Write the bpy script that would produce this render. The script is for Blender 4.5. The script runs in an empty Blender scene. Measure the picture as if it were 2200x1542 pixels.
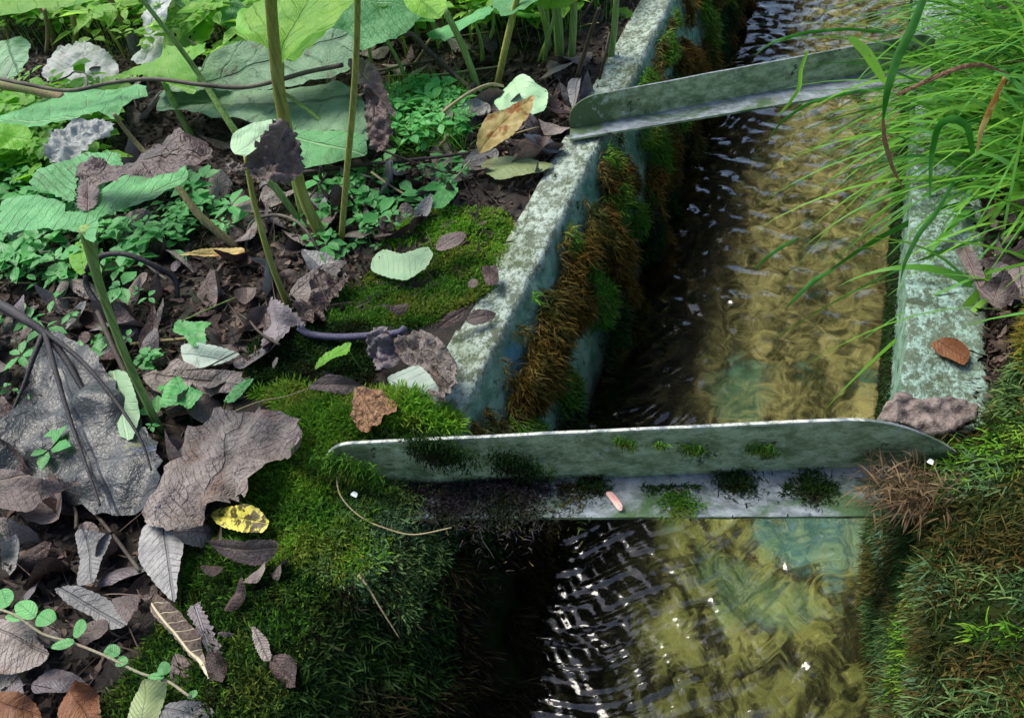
import bpy, math, random
import numpy as np
from mathutils import Vector, noise, Matrix
from mathutils.geometry import delaunay_2d_cdt

random.seed(7); rng = np.random.default_rng(11)
S = bpy.context.scene; COL = S.collection
# ------------------------------------------------------------------ camera
F = 1830.0; H = 1.0
_n = np.array([400, 1879, 1830.0]); _d = np.array([957, -1986, 1830.0])
_d -= _n * (_d @ _n) / (_n @ _n)
UP = -_n / np.linalg.norm(_n); YY = _d / np.linalg.norm(_d); XX = np.cross(YY, UP)
cam = bpy.data.cameras.new('camera'); co = bpy.data.objects.new('camera', cam); COL.objects.link(co)
cam.lens = F * 36 / 2200; cam.sensor_width = 36; cam.sensor_fit = 'HORIZONTAL'; cam.clip_start = 0.02; cam.clip_end = 400
# camera axes in world: image right, image up, backwards
r_ = Vector((XX[0], YY[0], UP[0])); u_ = -Vector((XX[1], YY[1], UP[1])); b_ = -Vector((XX[2], YY[2], UP[2]))
m_ = Matrix((r_, u_, b_)).transposed().to_4x4(); m_.translation = (0, 0, H); co.matrix_world = m_
S.camera = co
cam.dof.use_dof = False
# ------------------------------------------------------------------ light
SUN_EL, SUN_AZ = math.radians(58), math.radians(-72)      # azimuth from +Y towards +X
w = bpy.data.worlds.new('World'); S.world = w; w.use_nodes = True
nt = w.node_tree; bg = nt.nodes['Background']; sk = nt.nodes.new('ShaderNodeTexSky')
sk.sky_type = 'NISHITA'; sk.sun_disc = False; sk.sun_elevation = SUN_EL; sk.sun_rotation = SUN_AZ
sk.air_density = 1.0; sk.dust_density = 2.0
nt.links.new(sk.outputs[0], bg.inputs[0]); bg.inputs[1].default_value = 0.15
sl = bpy.data.lights.new('sun', 'SUN'); sl.energy = 2.5; sl.angle = math.radians(32); sl.color = (1, .95, .84)
so = bpy.data.objects.new('sun', sl); COL.objects.link(so)
sd = Vector((math.sin(SUN_AZ) * math.cos(SUN_EL), math.cos(SUN_AZ) * math.cos(SUN_EL), math.sin(SUN_EL)))
so.rotation_euler = (-sd).to_track_quat('-Z', 'Y').to_euler(); so.location = sd * 5
S.view_settings.view_transform = 'Standard'; S.view_settings.look = 'None'; S.view_settings.gamma = 1
S.view_settings.exposure = 0.98
S.cycles.caustics_refractive = True; S.cycles.caustics_reflective = False
S.cycles.max_bounces = 10; S.cycles.transmission_bounces = 8; S.cycles.transparent_max_bounces = 16
S.cycles.sample_clamp_indirect = 4.0
try: S.cycles.use_denoising = True; S.cycles.denoiser = 'OPENIMAGEDENOISE'
except Exception: pass

# ------------------------------------------------------------------ picture -> place
def ray(px, py):
    v = np.array([px - 1100, py - 771, F]); return np.array([v @ XX, v @ YY, v @ UP])
def W(px, py, z=None, y=None, x=None):
    r = ray(px, py)
    t = (z - H) / r[2] if z is not None else (y / r[1] if y is not None else x / r[0])
    return np.array([0, 0, H]) + r * t
def fb(p, s=1.0, o=3): return noise.fractal(Vector(p) * s, 1.0, 2.0, o)

# ------------------------------------------------------------------ object helpers
def tag(o, label=None, cat=None, group=None, kind=None):
    if label: o['label'] = label
    if cat: o['category'] = cat
    if group: o['group'] = group
    if kind: o['kind'] = kind
    return o
def mesh_np(name, V, Fq, mat, parent=None, uv=None, attrs=None, smooth=True, origin=None):
    """V (n,3), Fq (m,k) all faces the same size"""
    V = np.asarray(V, float); Fq = np.asarray(Fq, int)
    if origin is None: origin = np.zeros(3)
    me = bpy.data.meshes.new(name); m, k = Fq.shape
    me.vertices.add(len(V)); me.vertices.foreach_set('co', (V - origin).ravel())
    me.loops.add(m * k); me.loops.foreach_set('vertex_index', Fq.ravel())
    me.polygons.add(m); me.polygons.foreach_set('loop_start', np.arange(m) * k)
    try: me.polygons.foreach_set('loop_total', np.full(m, k))
    except Exception: pass
    me.polygons.foreach_set('use_smooth', np.full(m, smooth))
    if uv is not None:
        l = me.uv_layers.new(name='luv'); l.data.foreach_set('uv', np.asarray(uv)[Fq.ravel()].ravel())
    for an, av in (attrs or {}).items():
        a = me.attributes.new(an, 'FLOAT', 'POINT'); a.data.foreach_set('value', np.asarray(av, float))
    me.update(calc_edges=True); me.validate()
    if mat: me.materials.append(mat)
    o = bpy.data.objects.new(name, me); COL.objects.link(o); o.location = origin
    if parent is not None:
        o.parent = parent; o.location = Vector(origin) - parent.location
    return o
def empty(name, loc):
    o = bpy.data.objects.new(name, None); COL.objects.link(o); o.location = loc; o.empty_display_size = .05; return o

# ------------------------------------------------------------------ materials
class NT:
    def __init__(s, name):
        s.m = bpy.data.materials.new(name); s.m.use_nodes = True; s.t = s.m.node_tree; s.t.nodes.clear()
        s.out = s.t.nodes.new('ShaderNodeOutputMaterial'); s.tc = s.t.nodes.new('ShaderNodeTexCoord')
    def n(s, ty, **k):
        x = s.t.nodes.new(ty)
        for a, b in k.items(): setattr(x, a, b)
        return x
    def put(s, sock, v):
        if hasattr(v, 'links') or hasattr(v, 'is_output'): s.t.links.new(v, sock)
        elif v is not None:
            if isinstance(v, tuple) and len(v) == 3 and sock.type == 'RGBA': v = v + (1,)
            sock.default_value = v
    def math(s, op, a, b=0.0, clamp=False):
        x = s.n('ShaderNodeMath', operation=op, use_clamp=clamp); s.put(x.inputs[0], a); s.put(x.inputs[1], b); return x.outputs[0]
    def noise(s, scale, detail=4, rough=.55, vec=None, dist=0.0, dim='3D'):
        x = s.n('ShaderNodeTexNoise'); x.inputs['Scale'].default_value = scale; x.inputs['Detail'].default_value = detail
        x.inputs['Roughness'].default_value = rough; x.inputs['Distortion'].default_value = dist
        s.put(x.inputs['Vector'], vec if vec is not None else s.tc.outputs['Object']); return x.outputs[0]
    def ramp(s, f, a, b):      # linear step a..b -> 0..1
        x = s.n('ShaderNodeMapRange'); x.clamp = True
        s.put(x.inputs[0], f); x.inputs[1].default_value = a; x.inputs[2].default_value = b; return x.outputs[0]
    def mix(s, f, a, b, mode='MIX'):
        x = s.n('ShaderNodeMix', data_type='RGBA', blend_type=mode); s.put(x.inputs[0], f); s.put(x.inputs[6], a); s.put(x.inputs[7], b); return x.outputs[2]
    def mapping(s, scale=(1, 1, 1), rot=(0, 0, 0), src=None):
        x = s.n('ShaderNodeMapping'); x.inputs['Scale'].default_value = scale; x.inputs['Rotation'].default_value = rot
        s.put(x.inputs[0], src if src is not None else s.tc.outputs['Object']); return x.outputs[0]
    def bump(s, h, dist=.002, strength=1.0, normal=None):
        x = s.n('ShaderNodeBump'); x.inputs['Strength'].default_value = strength; x.inputs['Distance'].default_value = dist
        s.put(x.inputs['Height'], h)
        if normal is not None: s.put(x.inputs['Normal'], normal)
        return x.outputs[0]
    def bsdf(s, col, rough=.6, normal=None, spec=.5, metal=0.0):
        x = s.n('ShaderNodeBsdfPrincipled'); s.put(x.inputs['Base Color'], col); s.put(x.inputs['Roughness'], rough)
        s.put(x.inputs['Specular IOR Level'], spec); s.put(x.inputs['Metallic'], metal)
        if normal is not None: s.put(x.inputs['Normal'], normal)
        return x.outputs[0]
    def done(s, sh): s.t.links.new(sh, s.out.inputs[0]); return s.m
    def spot(s, c, r, nz=.6, scale=30):
        """soft mask of a stain or painted light patch round a point, with a ragged rim"""
        d = s.n('ShaderNodeVectorMath', operation='DISTANCE'); s.put(d.inputs[0], s.tc.outputs['Object']); d.inputs[1].default_value = c
        q = s.math('ADD', s.math('DIVIDE', d.outputs['Value'], r), s.math('MULTIPLY', s.math('SUBTRACT', s.noise(scale), .5), nz * 2))
        return s.ramp(q, 1.0, .75)

def leaf_mat(name, c1, c2, vein=(.3, .35, .15), vs=.6, N=9, transl=.35, rough=.5, blotch=None, holes=0.0, bumpd=.0012, wr=0.0, tcol=None, spec=.4):
    t = NT(name)
    uvn = t.n('ShaderNodeUVMap'); uvn.uv_map = 'luv'
    sp = t.n('ShaderNodeSeparateXYZ'); t.put(sp.inputs[0], uvn.outputs[0])
    u, v = sp.outputs[0], sp.outputs[1]; av = t.math('ABSOLUTE', v)
    wob = t.math('MULTIPLY', t.math('SUBTRACT', t.noise(16, 3), .5), .16)
    s1 = t.math('ADD', t.math('SUBTRACT', u, t.math('MULTIPLY', av, .9)), wob)
    fr = t.math('FRACT', t.math('MULTIPLY', s1, N))
    side = t.ramp(t.math('ABSOLUTE', t.math('SUBTRACT', fr, .5)), .09, .02)
    mid = t.ramp(av, .016, .007)
    vor = t.n('ShaderNodeTexVoronoi', feature='DISTANCE_TO_EDGE'); vor.inputs['Scale'].default_value = 130; t.put(vor.inputs['Vector'], t.tc.outputs['Object'])
    net = t.math('MULTIPLY', t.ramp(vor.outputs['Distance'], .12, .02), .14)
    vm = t.math('MAXIMUM', t.math('MAXIMUM', t.math('MULTIPLY', side, t.ramp(t.noise(35, 3, .6), .3, .75)), mid), net)
    oi = t.n('ShaderNodeObjectInfo')
    n1 = t.ramp(t.noise(22, 5, .65), .35, .68)
    c = t.mix(n1, c1, c2)
    hs = t.n('ShaderNodeHueSaturation'); t.put(hs.inputs['Color'], c)
    t.put(hs.inputs['Value'], t.math('ADD', t.math('MULTIPLY', oi.outputs['Random'], .5), .75)); c = hs.outputs[0]
    if blotch:
        for (bc, sc, lo, hi) in blotch: c = t.mix(t.ramp(t.noise(sc, 4, .6, dist=.4), lo, hi), c, bc)
    c = t.mix(t.math('MULTIPLY', vm, vs), c, vein)
    h = t.math('ADD', t.math('MULTIPLY', vm, -1.0), t.math('MULTIPLY', t.noise(60, 4, .6), 1.2 + wr))
    if wr: 
        wn = t.noise(1.0, 3, .6, vec=t.mapping((40, 40, 40)), dist=1.5); h = t.math('ADD', h, t.math('MULTIPLY', wn, wr * 3))
    nb = t.bump(h, bumpd, 1.0)
    sh = t.bsdf(c, rough, nb, spec)
    if transl:
        tr = t.n('ShaderNodeBsdfTranslucent'); t.put(tr.inputs[0], t.mix(.5, c, tcol) if tcol else c); t.put(tr.inputs['Normal'], nb)
        mx = t.n('ShaderNodeMixShader'); mx.inputs[0].default_value = transl; t.put(mx.inputs[1], sh); t.put(mx.inputs[2], tr.outputs[0]); sh = mx.outputs[0]
    if holes:
        tp = t.n('ShaderNodeBsdfTransparent'); mx = t.n('ShaderNodeMixShader')
        t.put(mx.inputs[0], t.math('LESS_THAN', t.noise(38, 2, .5), holes)); t.put(mx.inputs[1], sh); t.put(mx.inputs[2], tp.outputs[0]); sh = mx.outputs[0]
    return t.done(sh)

G = {}
G['butter'] = leaf_mat('butterbur_green', (.07, .28, .09), (.15, .43, .17), (.3, .5, .25), .6, 7, .35, .5, tcol=(.2, .6, .05), spec=.3, blotch=[((.05, .20, .05), 9, .52, .66), ((.12, .10, .04), 34, .68, .72)], bumpd=.0035)
G['bright'] = leaf_mat('leaf_bright', (.13, .44, .03), (.24, .58, .05), (.3, .5, .1), .5, 7, .5, .5, tcol=(.35, .8, .03), holes=.33)
G['lime'] = leaf_mat('leaf_lime', (.18, .42, .05), (.3, .56, .08), (.12, .3, .05), .7, 6, .55, .5, tcol=(.5, .9, .08), blotch=[((.12, .34, .03), 8, .55, .68)], bumpd=.003)
G['under'] = leaf_mat('leaf_underside', (.12, .25, .13), (.22, .37, .22), (.05, .12, .06), .8, 5, .25, .6, blotch=[((.08, .10, .06), 16, .60, .70), ((.26, .36, .26), 6, .55, .7)], bumpd=.004)
G['undergrey'] = leaf_mat('leaf_grey_underside', (.24, .28, .26), (.38, .40, .40), (.16, .17, .2), .6, 9, .15, .6, blotch=[((.16, .15, .13), 9, .6, .75)])
G['pale'] = leaf_mat('leaf_pale_green', (.30, .52, .30), (.40, .60, .36), (.5, .66, .45), .5, 9, .3, .55)
G['palew'] = leaf_mat('leaf_whitish_underside', (.42, .54, .44), (.52, .62, .54), (.3, .4, .34), .6, 6, .2, .6)
G['dark'] = leaf_mat('leaf_blackened', (.018, .021, .025), (.065, .075, .08), (.012, .016, .022), .8, 6, .0, .42, blotch=[((.13, .15, .05), 11, .64, .74), ((.03, .055, .15), 9, .66, .78), ((.008, .008, .008), 60, .66, .69)], wr=.25, spec=.45, bumpd=.002)
G['greydead'] = leaf_mat('leaf_dead_grey', (.13, .105, .095), (.29, .25, .23), (.09, .07, .06), .55, 13, .05, .7, blotch=[((.14, .06, .035), 10, .58, .74)], wr=1.0, bumpd=.003)
G['greystrip'] = leaf_mat('leaf_dead_bluegrey', (.15, .15, .15), (.29, .285, .28), (.07, .07, .08), .6, 11, .05, .65, wr=.8, bumpd=.002)
G['brown'] = leaf_mat('leaf_dead_brown', (.062, .044, .042), (.165, .124, .115), (.22, .17, .12), .4, 11, .08, .6, wr=.7, bumpd=.002)
G['darkbrown'] = leaf_mat('leaf_dead_darkbrown', (.03, .018, .016), (.09, .056, .05), (.13, .09, .07), .4, 10, .05, .5, wr=.7, bumpd=.002)
G['purple'] = leaf_mat('leaf_dead_purple', (.075, .06, .07), (.19, .16, .17), (.2, .2, .22), .5, 14, .05, .5, wr=.5, bumpd=.002)
G['tan'] = leaf_mat('leaf_tan', (.30, .16, .08), (.46, .27, .15), (.14, .06, .03), .5, 9, .15, .6, wr=1.2, bumpd=.003)
G['yellow'] = leaf_mat('leaf_yellow', (.50, .38, .12), (.62, .50, .2), (.4, .22, .05), .5, 9, .35, .55, blotch=[((.28, .10, .015), 26, .52, .6)])
G['yspot'] = leaf_mat('leaf_yellow_spotted', (.50, .44, .05), (.60, .54, .08), (.3, .25, .05), .5, 9, .2, .5, blotch=[((.06, .045, .01), 75, .5, .56)])
G['rust'] = leaf_mat('leaf_rust', (.14, .045, .015), (.24, .10, .035), (.08, .03, .01), .5, 9, .12, .6, wr=.7)
G['veined'] = leaf_mat('leaf_veined', (.06, .035, .03), (.13, .09, .07), (.62, .55, .36), .95, 8, .1, .45, wr=.3)
G['olive'] = leaf_mat('leaf_olive', (.26, .34, .14), (.38, .46, .22), (.2, .24, .1), .5, 10, .3, .5, blotch=[((.2, .13, .06), 12, .6, .7)])
G['herb'] = leaf_mat('leaf_herb', (.05, .28, .06), (.13, .46, .12), (.2, .5, .25), .4, 7, .35, .45, tcol=(.2, .7, .1))

def stem_mat(name, a, b, streak=.6):
    t = NT(name); c = t.mix(t.ramp(t.noise(9, 3), .35, .65), a, b)
    st = t.noise(1, 3, vec=t.mapping((260, 260, 5)))
    c = t.mix(t.math('MULTIPLY', t.ramp(st, .45, .62), streak), c, tuple(x * .45 for x in a))
    sh = t.bsdf(c, .6, t.bump(st, .002), .25); tr = t.n('ShaderNodeBsdfTranslucent'); t.put(tr.inputs[0], c)
    mx = t.n('ShaderNodeMixShader'); mx.inputs[0].default_value = .15; t.put(mx.inputs[1], sh); t.put(mx.inputs[2], tr.outputs[0])
    return t.done(mx.outputs[0])
G['stem'] = stem_mat('stem_green', (.17, .30, .07), (.28, .42, .13))
G['stemy'] = stem_mat('stem_olive', (.26, .30, .06), (.36, .36, .10))
G['stemr'] = stem_mat('stem_reddish', (.30, .20, .11), (.22, .26, .09))
G['stalkdark'] = stem_mat('stalk_dark', (.02, .02, .026), (.055, .05, .055), .5)
G['stalkpurple'] = stem_mat('stalk_purple', (.07, .07, .13), (.13, .12, .19), .4)
G['twig'] = stem_mat('twig_dark', (.035, .025, .02), (.09, .07, .055), .5)
G['twigpale'] = stem_mat('twig_lichened', (.16, .15, .11), (.045, .035, .03), .3)
G['straw'] = stem_mat('straw', (.42, .36, .2), (.3, .25, .14), .3)
G['vine'] = stem_mat('vine_stem', (.32, .32, .2), (.26, .22, .16), .2)

def strand_mat(name, a, b, c3, transl=.35, rough=.6, spec=.12):
    t = NT(name); at = t.n('ShaderNodeAttribute'); at.attribute_name = 'rnd'
    c = t.mix(at.outputs['Fac'], a, b); c = t.mix(t.ramp(t.noise(11, 3), .48, .68), c, c3)
    sh = t.bsdf(c, rough, None, spec); tr = t.n('ShaderNodeBsdfTranslucent'); t.put(tr.inputs[0], c)
    mx = t.n('ShaderNodeMixShader'); mx.inputs[0].default_value = transl; t.put(mx.inputs[1], sh); t.put(mx.inputs[2], tr.outputs[0])
    return t.done(mx.outputs[0])
G['moss'] = strand_mat('moss_green', (.035, .11, .015), (.10, .25, .02), (.16, .20, .03))
G['mossbright'] = strand_mat('moss_bright', (.09, .26, .02), (.20, .42, .03), (.26, .30, .05))
G['mossdark'] = strand_mat('moss_dark', (.008, .028, .008), (.03, .075, .012), (.02, .02, .008))
G['mossbrown'] = strand_mat('moss_brown', (.05, .030, .006), (.17, .105, .018), (.08, .085, .018))
G['mossolive'] = strand_mat('moss_olive', (.045, .03, .010), (.15, .12, .03), (.06, .09, .02))
G['mossgold'] = strand_mat('moss_gold', (.10, .075, .012), (.30, .24, .03), (.12, .14, .03))
G['mossshade'] = strand_mat('moss_shade', (.008, .006, .003), (.035, .024, .008), (.015, .02, .007))  # moss colour darkened to stand for shade in the recess
G['mosslight'] = strand_mat('moss_pale', (.07, .16, .05), (.20, .30, .09), (.10, .2, .12))
G['mossblack'] = strand_mat('moss_black', (.014, .011, .014), (.05, .04, .045), (.02, .03, .012), .1)
G['grass'] = strand_mat('grass_green', (.03, .17, .015), (.20, .44, .05), (.12, .34, .08), .4, .35)
G['strawg'] = strand_mat('grass_dry', (.26, .20, .08), (.40, .32, .16), (.2, .22, .06), .3, .5)

def mat_soil():
    t = NT('soil'); c = t.mix(t.ramp(t.noise(30, 6, .7), .35, .65), (.012, .009, .007), (.045, .033, .026))
    c = t.mix(t.ramp(t.noise(7, 4), .55, .7), c, (.02, .035, .012))
    return t.done(t.bsdf(c, .85, t.bump(t.noise(90, 8, .75), .012)))
def mat_mossbase():
    t = NT('moss_underlayer'); c = t.mix(t.ramp(t.noise(18, 5, .7), .35, .65), (.008, .016, .004), (.03, .04, .010))
    return t.done(t.bsdf(c, 1.0, t.bump(t.noise(120, 6, .7), .01), .05))
def mat_wall(name, light, mid, dark, thr):
    t = NT(name)
    P1 = t.mapping((1, .7, 1)); n1 = t.noise(60, 9, .78, vec=P1); n2 = t.noise(170, 6, .75, vec=P1); n3 = t.noise(7, 5, .65); n4 = t.noise(17, 6, .7, dist=.4)
    sep = t.n('ShaderNodeSeparateXYZ'); t.put(sep.inputs[0], t.tc.outputs['Object'])
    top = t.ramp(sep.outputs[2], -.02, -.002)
    k = t.math('ADD', t.math('ADD', t.math('MULTIPLY', n1, .55), t.math('MULTIPLY', n2, .45)), t.math('MULTIPLY', n4, .35))
    lich = t.ramp(k, thr, thr + .09)
    base = t.mix(t.ramp(n3, .4, .65), mid, dark)
    upc = t.mix(lich, base, light); upc = t.mix(t.ramp(n2, .60, .66), upc, dark); upc = t.mix(t.math('MULTIPLY', t.ramp(n3, .52, .66), .55), upc, (.14, .19, .08))
    face = t.mix(t.ramp(n4, .40, .62), (.13, .27, .18), (.36, .54, .40))
    face = t.mix(t.ramp(n1, .54, .62), face, (.03, .06, .03)); face = t.mix(t.ramp(n2, .60, .66), face, (.34, .48, .38))
    c = t.mix(top, face, upc)
    c = t.mix(t.math('MULTIPLY', t.spot((-.505, .985, -.05), .04, .8, 26), .75), c, (.13, .34, .42))
    c = t.mix(t.math('MULTIPLY', t.spot((-.49, 1.06, -.11), .02, .8, 26), .5), c, (.12, .32, .38))
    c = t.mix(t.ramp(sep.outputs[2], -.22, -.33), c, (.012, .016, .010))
    h = t.math('ADD', t.math('MULTIPLY', n1, 1.0), t.math('ADD', t.math('MULTIPLY', n2, .5), n4))
    return t.done(t.bsdf(c, .85, t.bump(h, .009), .2))
G['soil'] = mat_soil(); G['mossbase'] = mat_mossbase()
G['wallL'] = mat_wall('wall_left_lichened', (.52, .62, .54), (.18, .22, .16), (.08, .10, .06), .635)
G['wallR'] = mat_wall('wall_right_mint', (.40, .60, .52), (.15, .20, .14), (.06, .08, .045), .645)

def mat_iron():
    t = NT('weathered_steel')
    sep = t.n('ShaderNodeSeparateXYZ'); t.put(sep.inputs[0], t.n('ShaderNodeNewGeometry').outputs['Normal'])
    P1 = t.mapping((.5, 1, 1), (0, .5, 0)); n = t.noise(55, 9, .78, vec=P1); n2 = t.noise(11, 6, .7, vec=P1, dist=.6); n3 = t.noise(24, 6, .75)
    alg = t.mix(t.ramp(n, .40, .60), (.17, .23, .10), (.46, .54, .33)); alg = t.mix(t.ramp(n2, .48, .60), alg, (.10, .15, .06)); alg = t.mix(t.ramp(n3, .58, .64), alg, (.42, .48, .38)); alg = t.mix(t.ramp(t.noise(19, 7, .75, dist=.8), .58, .63), alg, (.05, .06, .03)); alg = t.mix(t.ramp(t.noise(31, 5, .7), .64, .68), alg, (.16, .07, .03))
    zin = t.mix(t.ramp(n, .38, .60), (.08, .10, .11), (.27, .31, .34)); zin = t.mix(t.ramp(n2, .50, .62), zin, (.05, .10, .04)); zin = t.mix(t.ramp(n3, .60, .70), zin, (.20, .17, .11))
    c = t.mix(t.ramp(sep.outputs[2], .5, .8), alg, zin)
    edge = t.ramp(t.noise(70, 6, .7), .42, .55)
    sp = t.n('ShaderNodeSeparateXYZ'); t.put(sp.inputs[0], t.tc.outputs['Object'])
    c = t.mix(t.math('MULTIPLY', t.ramp(sp.outputs[2], .1005, .102), edge), c, (.55, .57, .50))
    return t.done(t.bsdf(c, t.ramp(n, -.6, .7), t.bump(t.math('ADD', n, t.math('MULTIPLY', n3, 1.5)), .004), .4, .0))
G['iron'] = mat_iron()
def mat_bed():
    t = NT('stream_bed'); P1 = t.mapping((1, .8, 1))
    sx = t.n('ShaderNodeSeparateXYZ'); t.put(sx.inputs[0], t.tc.outputs['Object'])
    n = t.noise(20, 5, .62, vec=P1, dist=1.2); n2 = t.noise(9, 5, .65, dist=.5)
    c = t.mix(t.ramp(n, .40, .60), (.05, .045, .016), (.50, .445, .23)); c = t.mix(t.ramp(n2, .51, .62), c, (.025, .03, .010))
    c = t.mix(t.ramp(t.noise(9, 3), .62, .72), c, (.10, .26, .24))
    sy = t.ramp(sx.outputs[1], 1.16, 1.0); c = t.mix(t.math('MULTIPLY', sy, .6), c, t.mix(t.ramp(n, .47, .55), (.015, .022, .005), (.36, .41, .12)))      # yellow-green bed tint downstream of the near bar
    for cc, r, col in (((.03, .95, -.44), .10, (.16, .50, .62)), ((-.05, .84, -.44), .10, (.22, .42, .26)), ((-.16, 1.30, -.44), .09, (.10, .30, .22)), ((-.28, 1.12, -.44), .08, (.08, .22, .16))): c = t.mix(t.math('MULTIPLY', t.spot(cc, r, 1.6, 13), .4), c, col)  # cyan light on the water painted into the bed, with mint-green patches
    c = t.mix(t.ramp(t.math('ADD', sx.outputs[0], t.math('MULTIPLY', t.noise(6, 4), .2)), -.08, -.19), c, (.004, .004, .003))   # dark reflection along the left wall, painted into the bed
    return t.done(t.bsdf(c, .8, t.bump(n, .03)))
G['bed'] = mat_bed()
def mat_water():
    t = NT('water')
    nb = t.bump(t.noise(30, 1, .4, dist=.6), .0012)
    fr = t.n('ShaderNodeFresnel'); fr.inputs[0].default_value = 1.6; t.put(fr.inputs[1], nb)
    rf = t.n('ShaderNodeBsdfRefraction'); rf.inputs['IOR'].default_value = 1.33; rf.inputs['Roughness'].default_value = .0; t.put(rf.inputs['Normal'], nb); rf.inputs['Color'].default_value = (.93, .94, .8, 1)
    gl = t.n('ShaderNodeBsdfGlossy'); gl.inputs['Roughness'].default_value = .05; t.put(gl.inputs['Normal'], nb)
    tp = t.n('ShaderNodeBsdfTransparent'); tp.inputs[0].default_value = (.93, .94, .8, 1); m0 = t.n('ShaderNodeMixShader'); m0.inputs[0].default_value = .3; t.put(m0.inputs[1], rf.outputs[0]); t.put(m0.inputs[2], tp.outputs[0])
    mx = t.n('ShaderNodeMixShader'); t.put(mx.inputs[0], fr.outputs[0]); t.put(mx.inputs[1], m0.outputs[0]); t.put(mx.inputs[2], gl.outputs[0])
    return t.done(mx.outputs[0])
G['water'] = mat_water()
def plain(name, a, b, sc=30, rough=.6, bd=.002):
    t = NT(name); n = t.noise(sc, 5, .65); return t.done(t.bsdf(t.mix(t.ramp(n, .38, .62), a, b), rough, t.bump(n, bd)))
G['bark'] = plain('bark', (.07, .055, .05), (.25, .20, .18), 45, .9, .012)
G['pink'] = plain('petal_pink', (.5, .2, .17), (.62, .42, .36))
G['white'] = plain('white_fleck', (.6, .66, .66), (.75, .8, .8))
G['canopy'] = strand_mat('canopy_leaf', (.30, .28, .03), (.62, .48, .10), (.40, .38, .05), .6)
G['evergreen'] = strand_mat('evergreen_leaf', (.015, .04, .012), (.04, .09, .02), (.03, .05, .01), .2)
G['trunk'] = plain('trunk', (.04, .035, .025), (.12, .10, .07), 12, .9, .02)

# ------------------------------------------------------------------ shapes
def grid_surface(name, fn, us, vs, mat, **k):
    V = np.array([fn(u, v) for u in us for v in vs]); nu, nv = len(us), len(vs)
    a = (np.arange(nu - 1)[:, None] * nv + np.arange(nv - 1)[None, :]).ravel()
    return mesh_np(name, V, np.stack([a, a + nv, a + nv + 1, a + 1], 1), mat, **k)
def tube(name, pts, radii, mat, parent=None, seg=8, n=6, ridge=0.0):
    """smooth tube through pts"""
    P_ = [Vector(p) for p in pts]
    if len(P_) > 2:
        Q = []; R = []
        for i in range(len(P_) - 1):
            p0 = P_[max(i - 1, 0)]; p1 = P_[i]; p2 = P_[i + 1]; p3 = P_[min(i + 2, len(P_) - 1)]
            for j in range(n):
                s = j / n
                Q.append(.5 * ((2 * p1) + (p2 - p0) * s + (2 * p0 - 5 * p1 + 4 * p2 - p3) * s * s + (3 * p1 - p0 - 3 * p2 + p3) * s ** 3))
                R.append(radii[i] * (1 - s) + radii[i + 1] * s)
        Q.append(P_[-1]); R.append(radii[-1])
    else: 
        Q = [P_[0].lerp(P_[1], i / n) for i in range(n + 1)]; R = [radii[0] + (radii[1] - radii[0]) * i / n for i in range(n + 1)]
    V = []; t0 = None; up = Vector((.3, .5, .8))
    for i, q in enumerate(Q):
        t = (Q[min(i + 1, len(Q) - 1)] - Q[max(i - 1, 0)]).normalized(); a = t.cross(up).normalized(); b = t.cross(a)
        for k in range(seg):
            an = 2 * math.pi * k / seg; rr = R[i] * (1 + ridge * (k % 2) - ridge * .5) * (1 + .06 * noise.noise(q * 60))
            V.append(q + a * math.cos(an) * rr + b * math.sin(an) * rr)
    Fq = []
    for i in range(len(Q) - 1):
        for k in range(seg):
            k2 = (k + 1) % seg; Fq.append((i * seg + k, i * seg + k2, (i + 1) * seg + k2, (i + 1) * seg + k))
    V.append(Q[-1]); tip = len(V) - 1; V.append(Q[0]); bt = len(V) - 1
    for k in range(seg):
        k2 = (k + 1) % seg; e = (len(Q) - 1) * seg
        Fq.append((e + k, e + k2, tip, tip)); Fq.append((k2, k, bt, bt))
    V = np.array([tuple(v) for v in V])
    me = bpy.data.meshes.new(name); og = V[len(V) - 1].copy() if parent is None else np.array(parent.location)
    me.from_pydata([tuple(v - og) for v in V], [], [f if f[2] != f[3] else f[:3] for f in Fq]); me.materials.append(mat)
    for p in me.polygons: p.use_smooth = True
    o = bpy.data.objects.new(name, me); COL.objects.link(o)
    if parent is not None: o.parent = parent; o.location = (0, 0, 0)
    else: o.location = og
    return o

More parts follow.
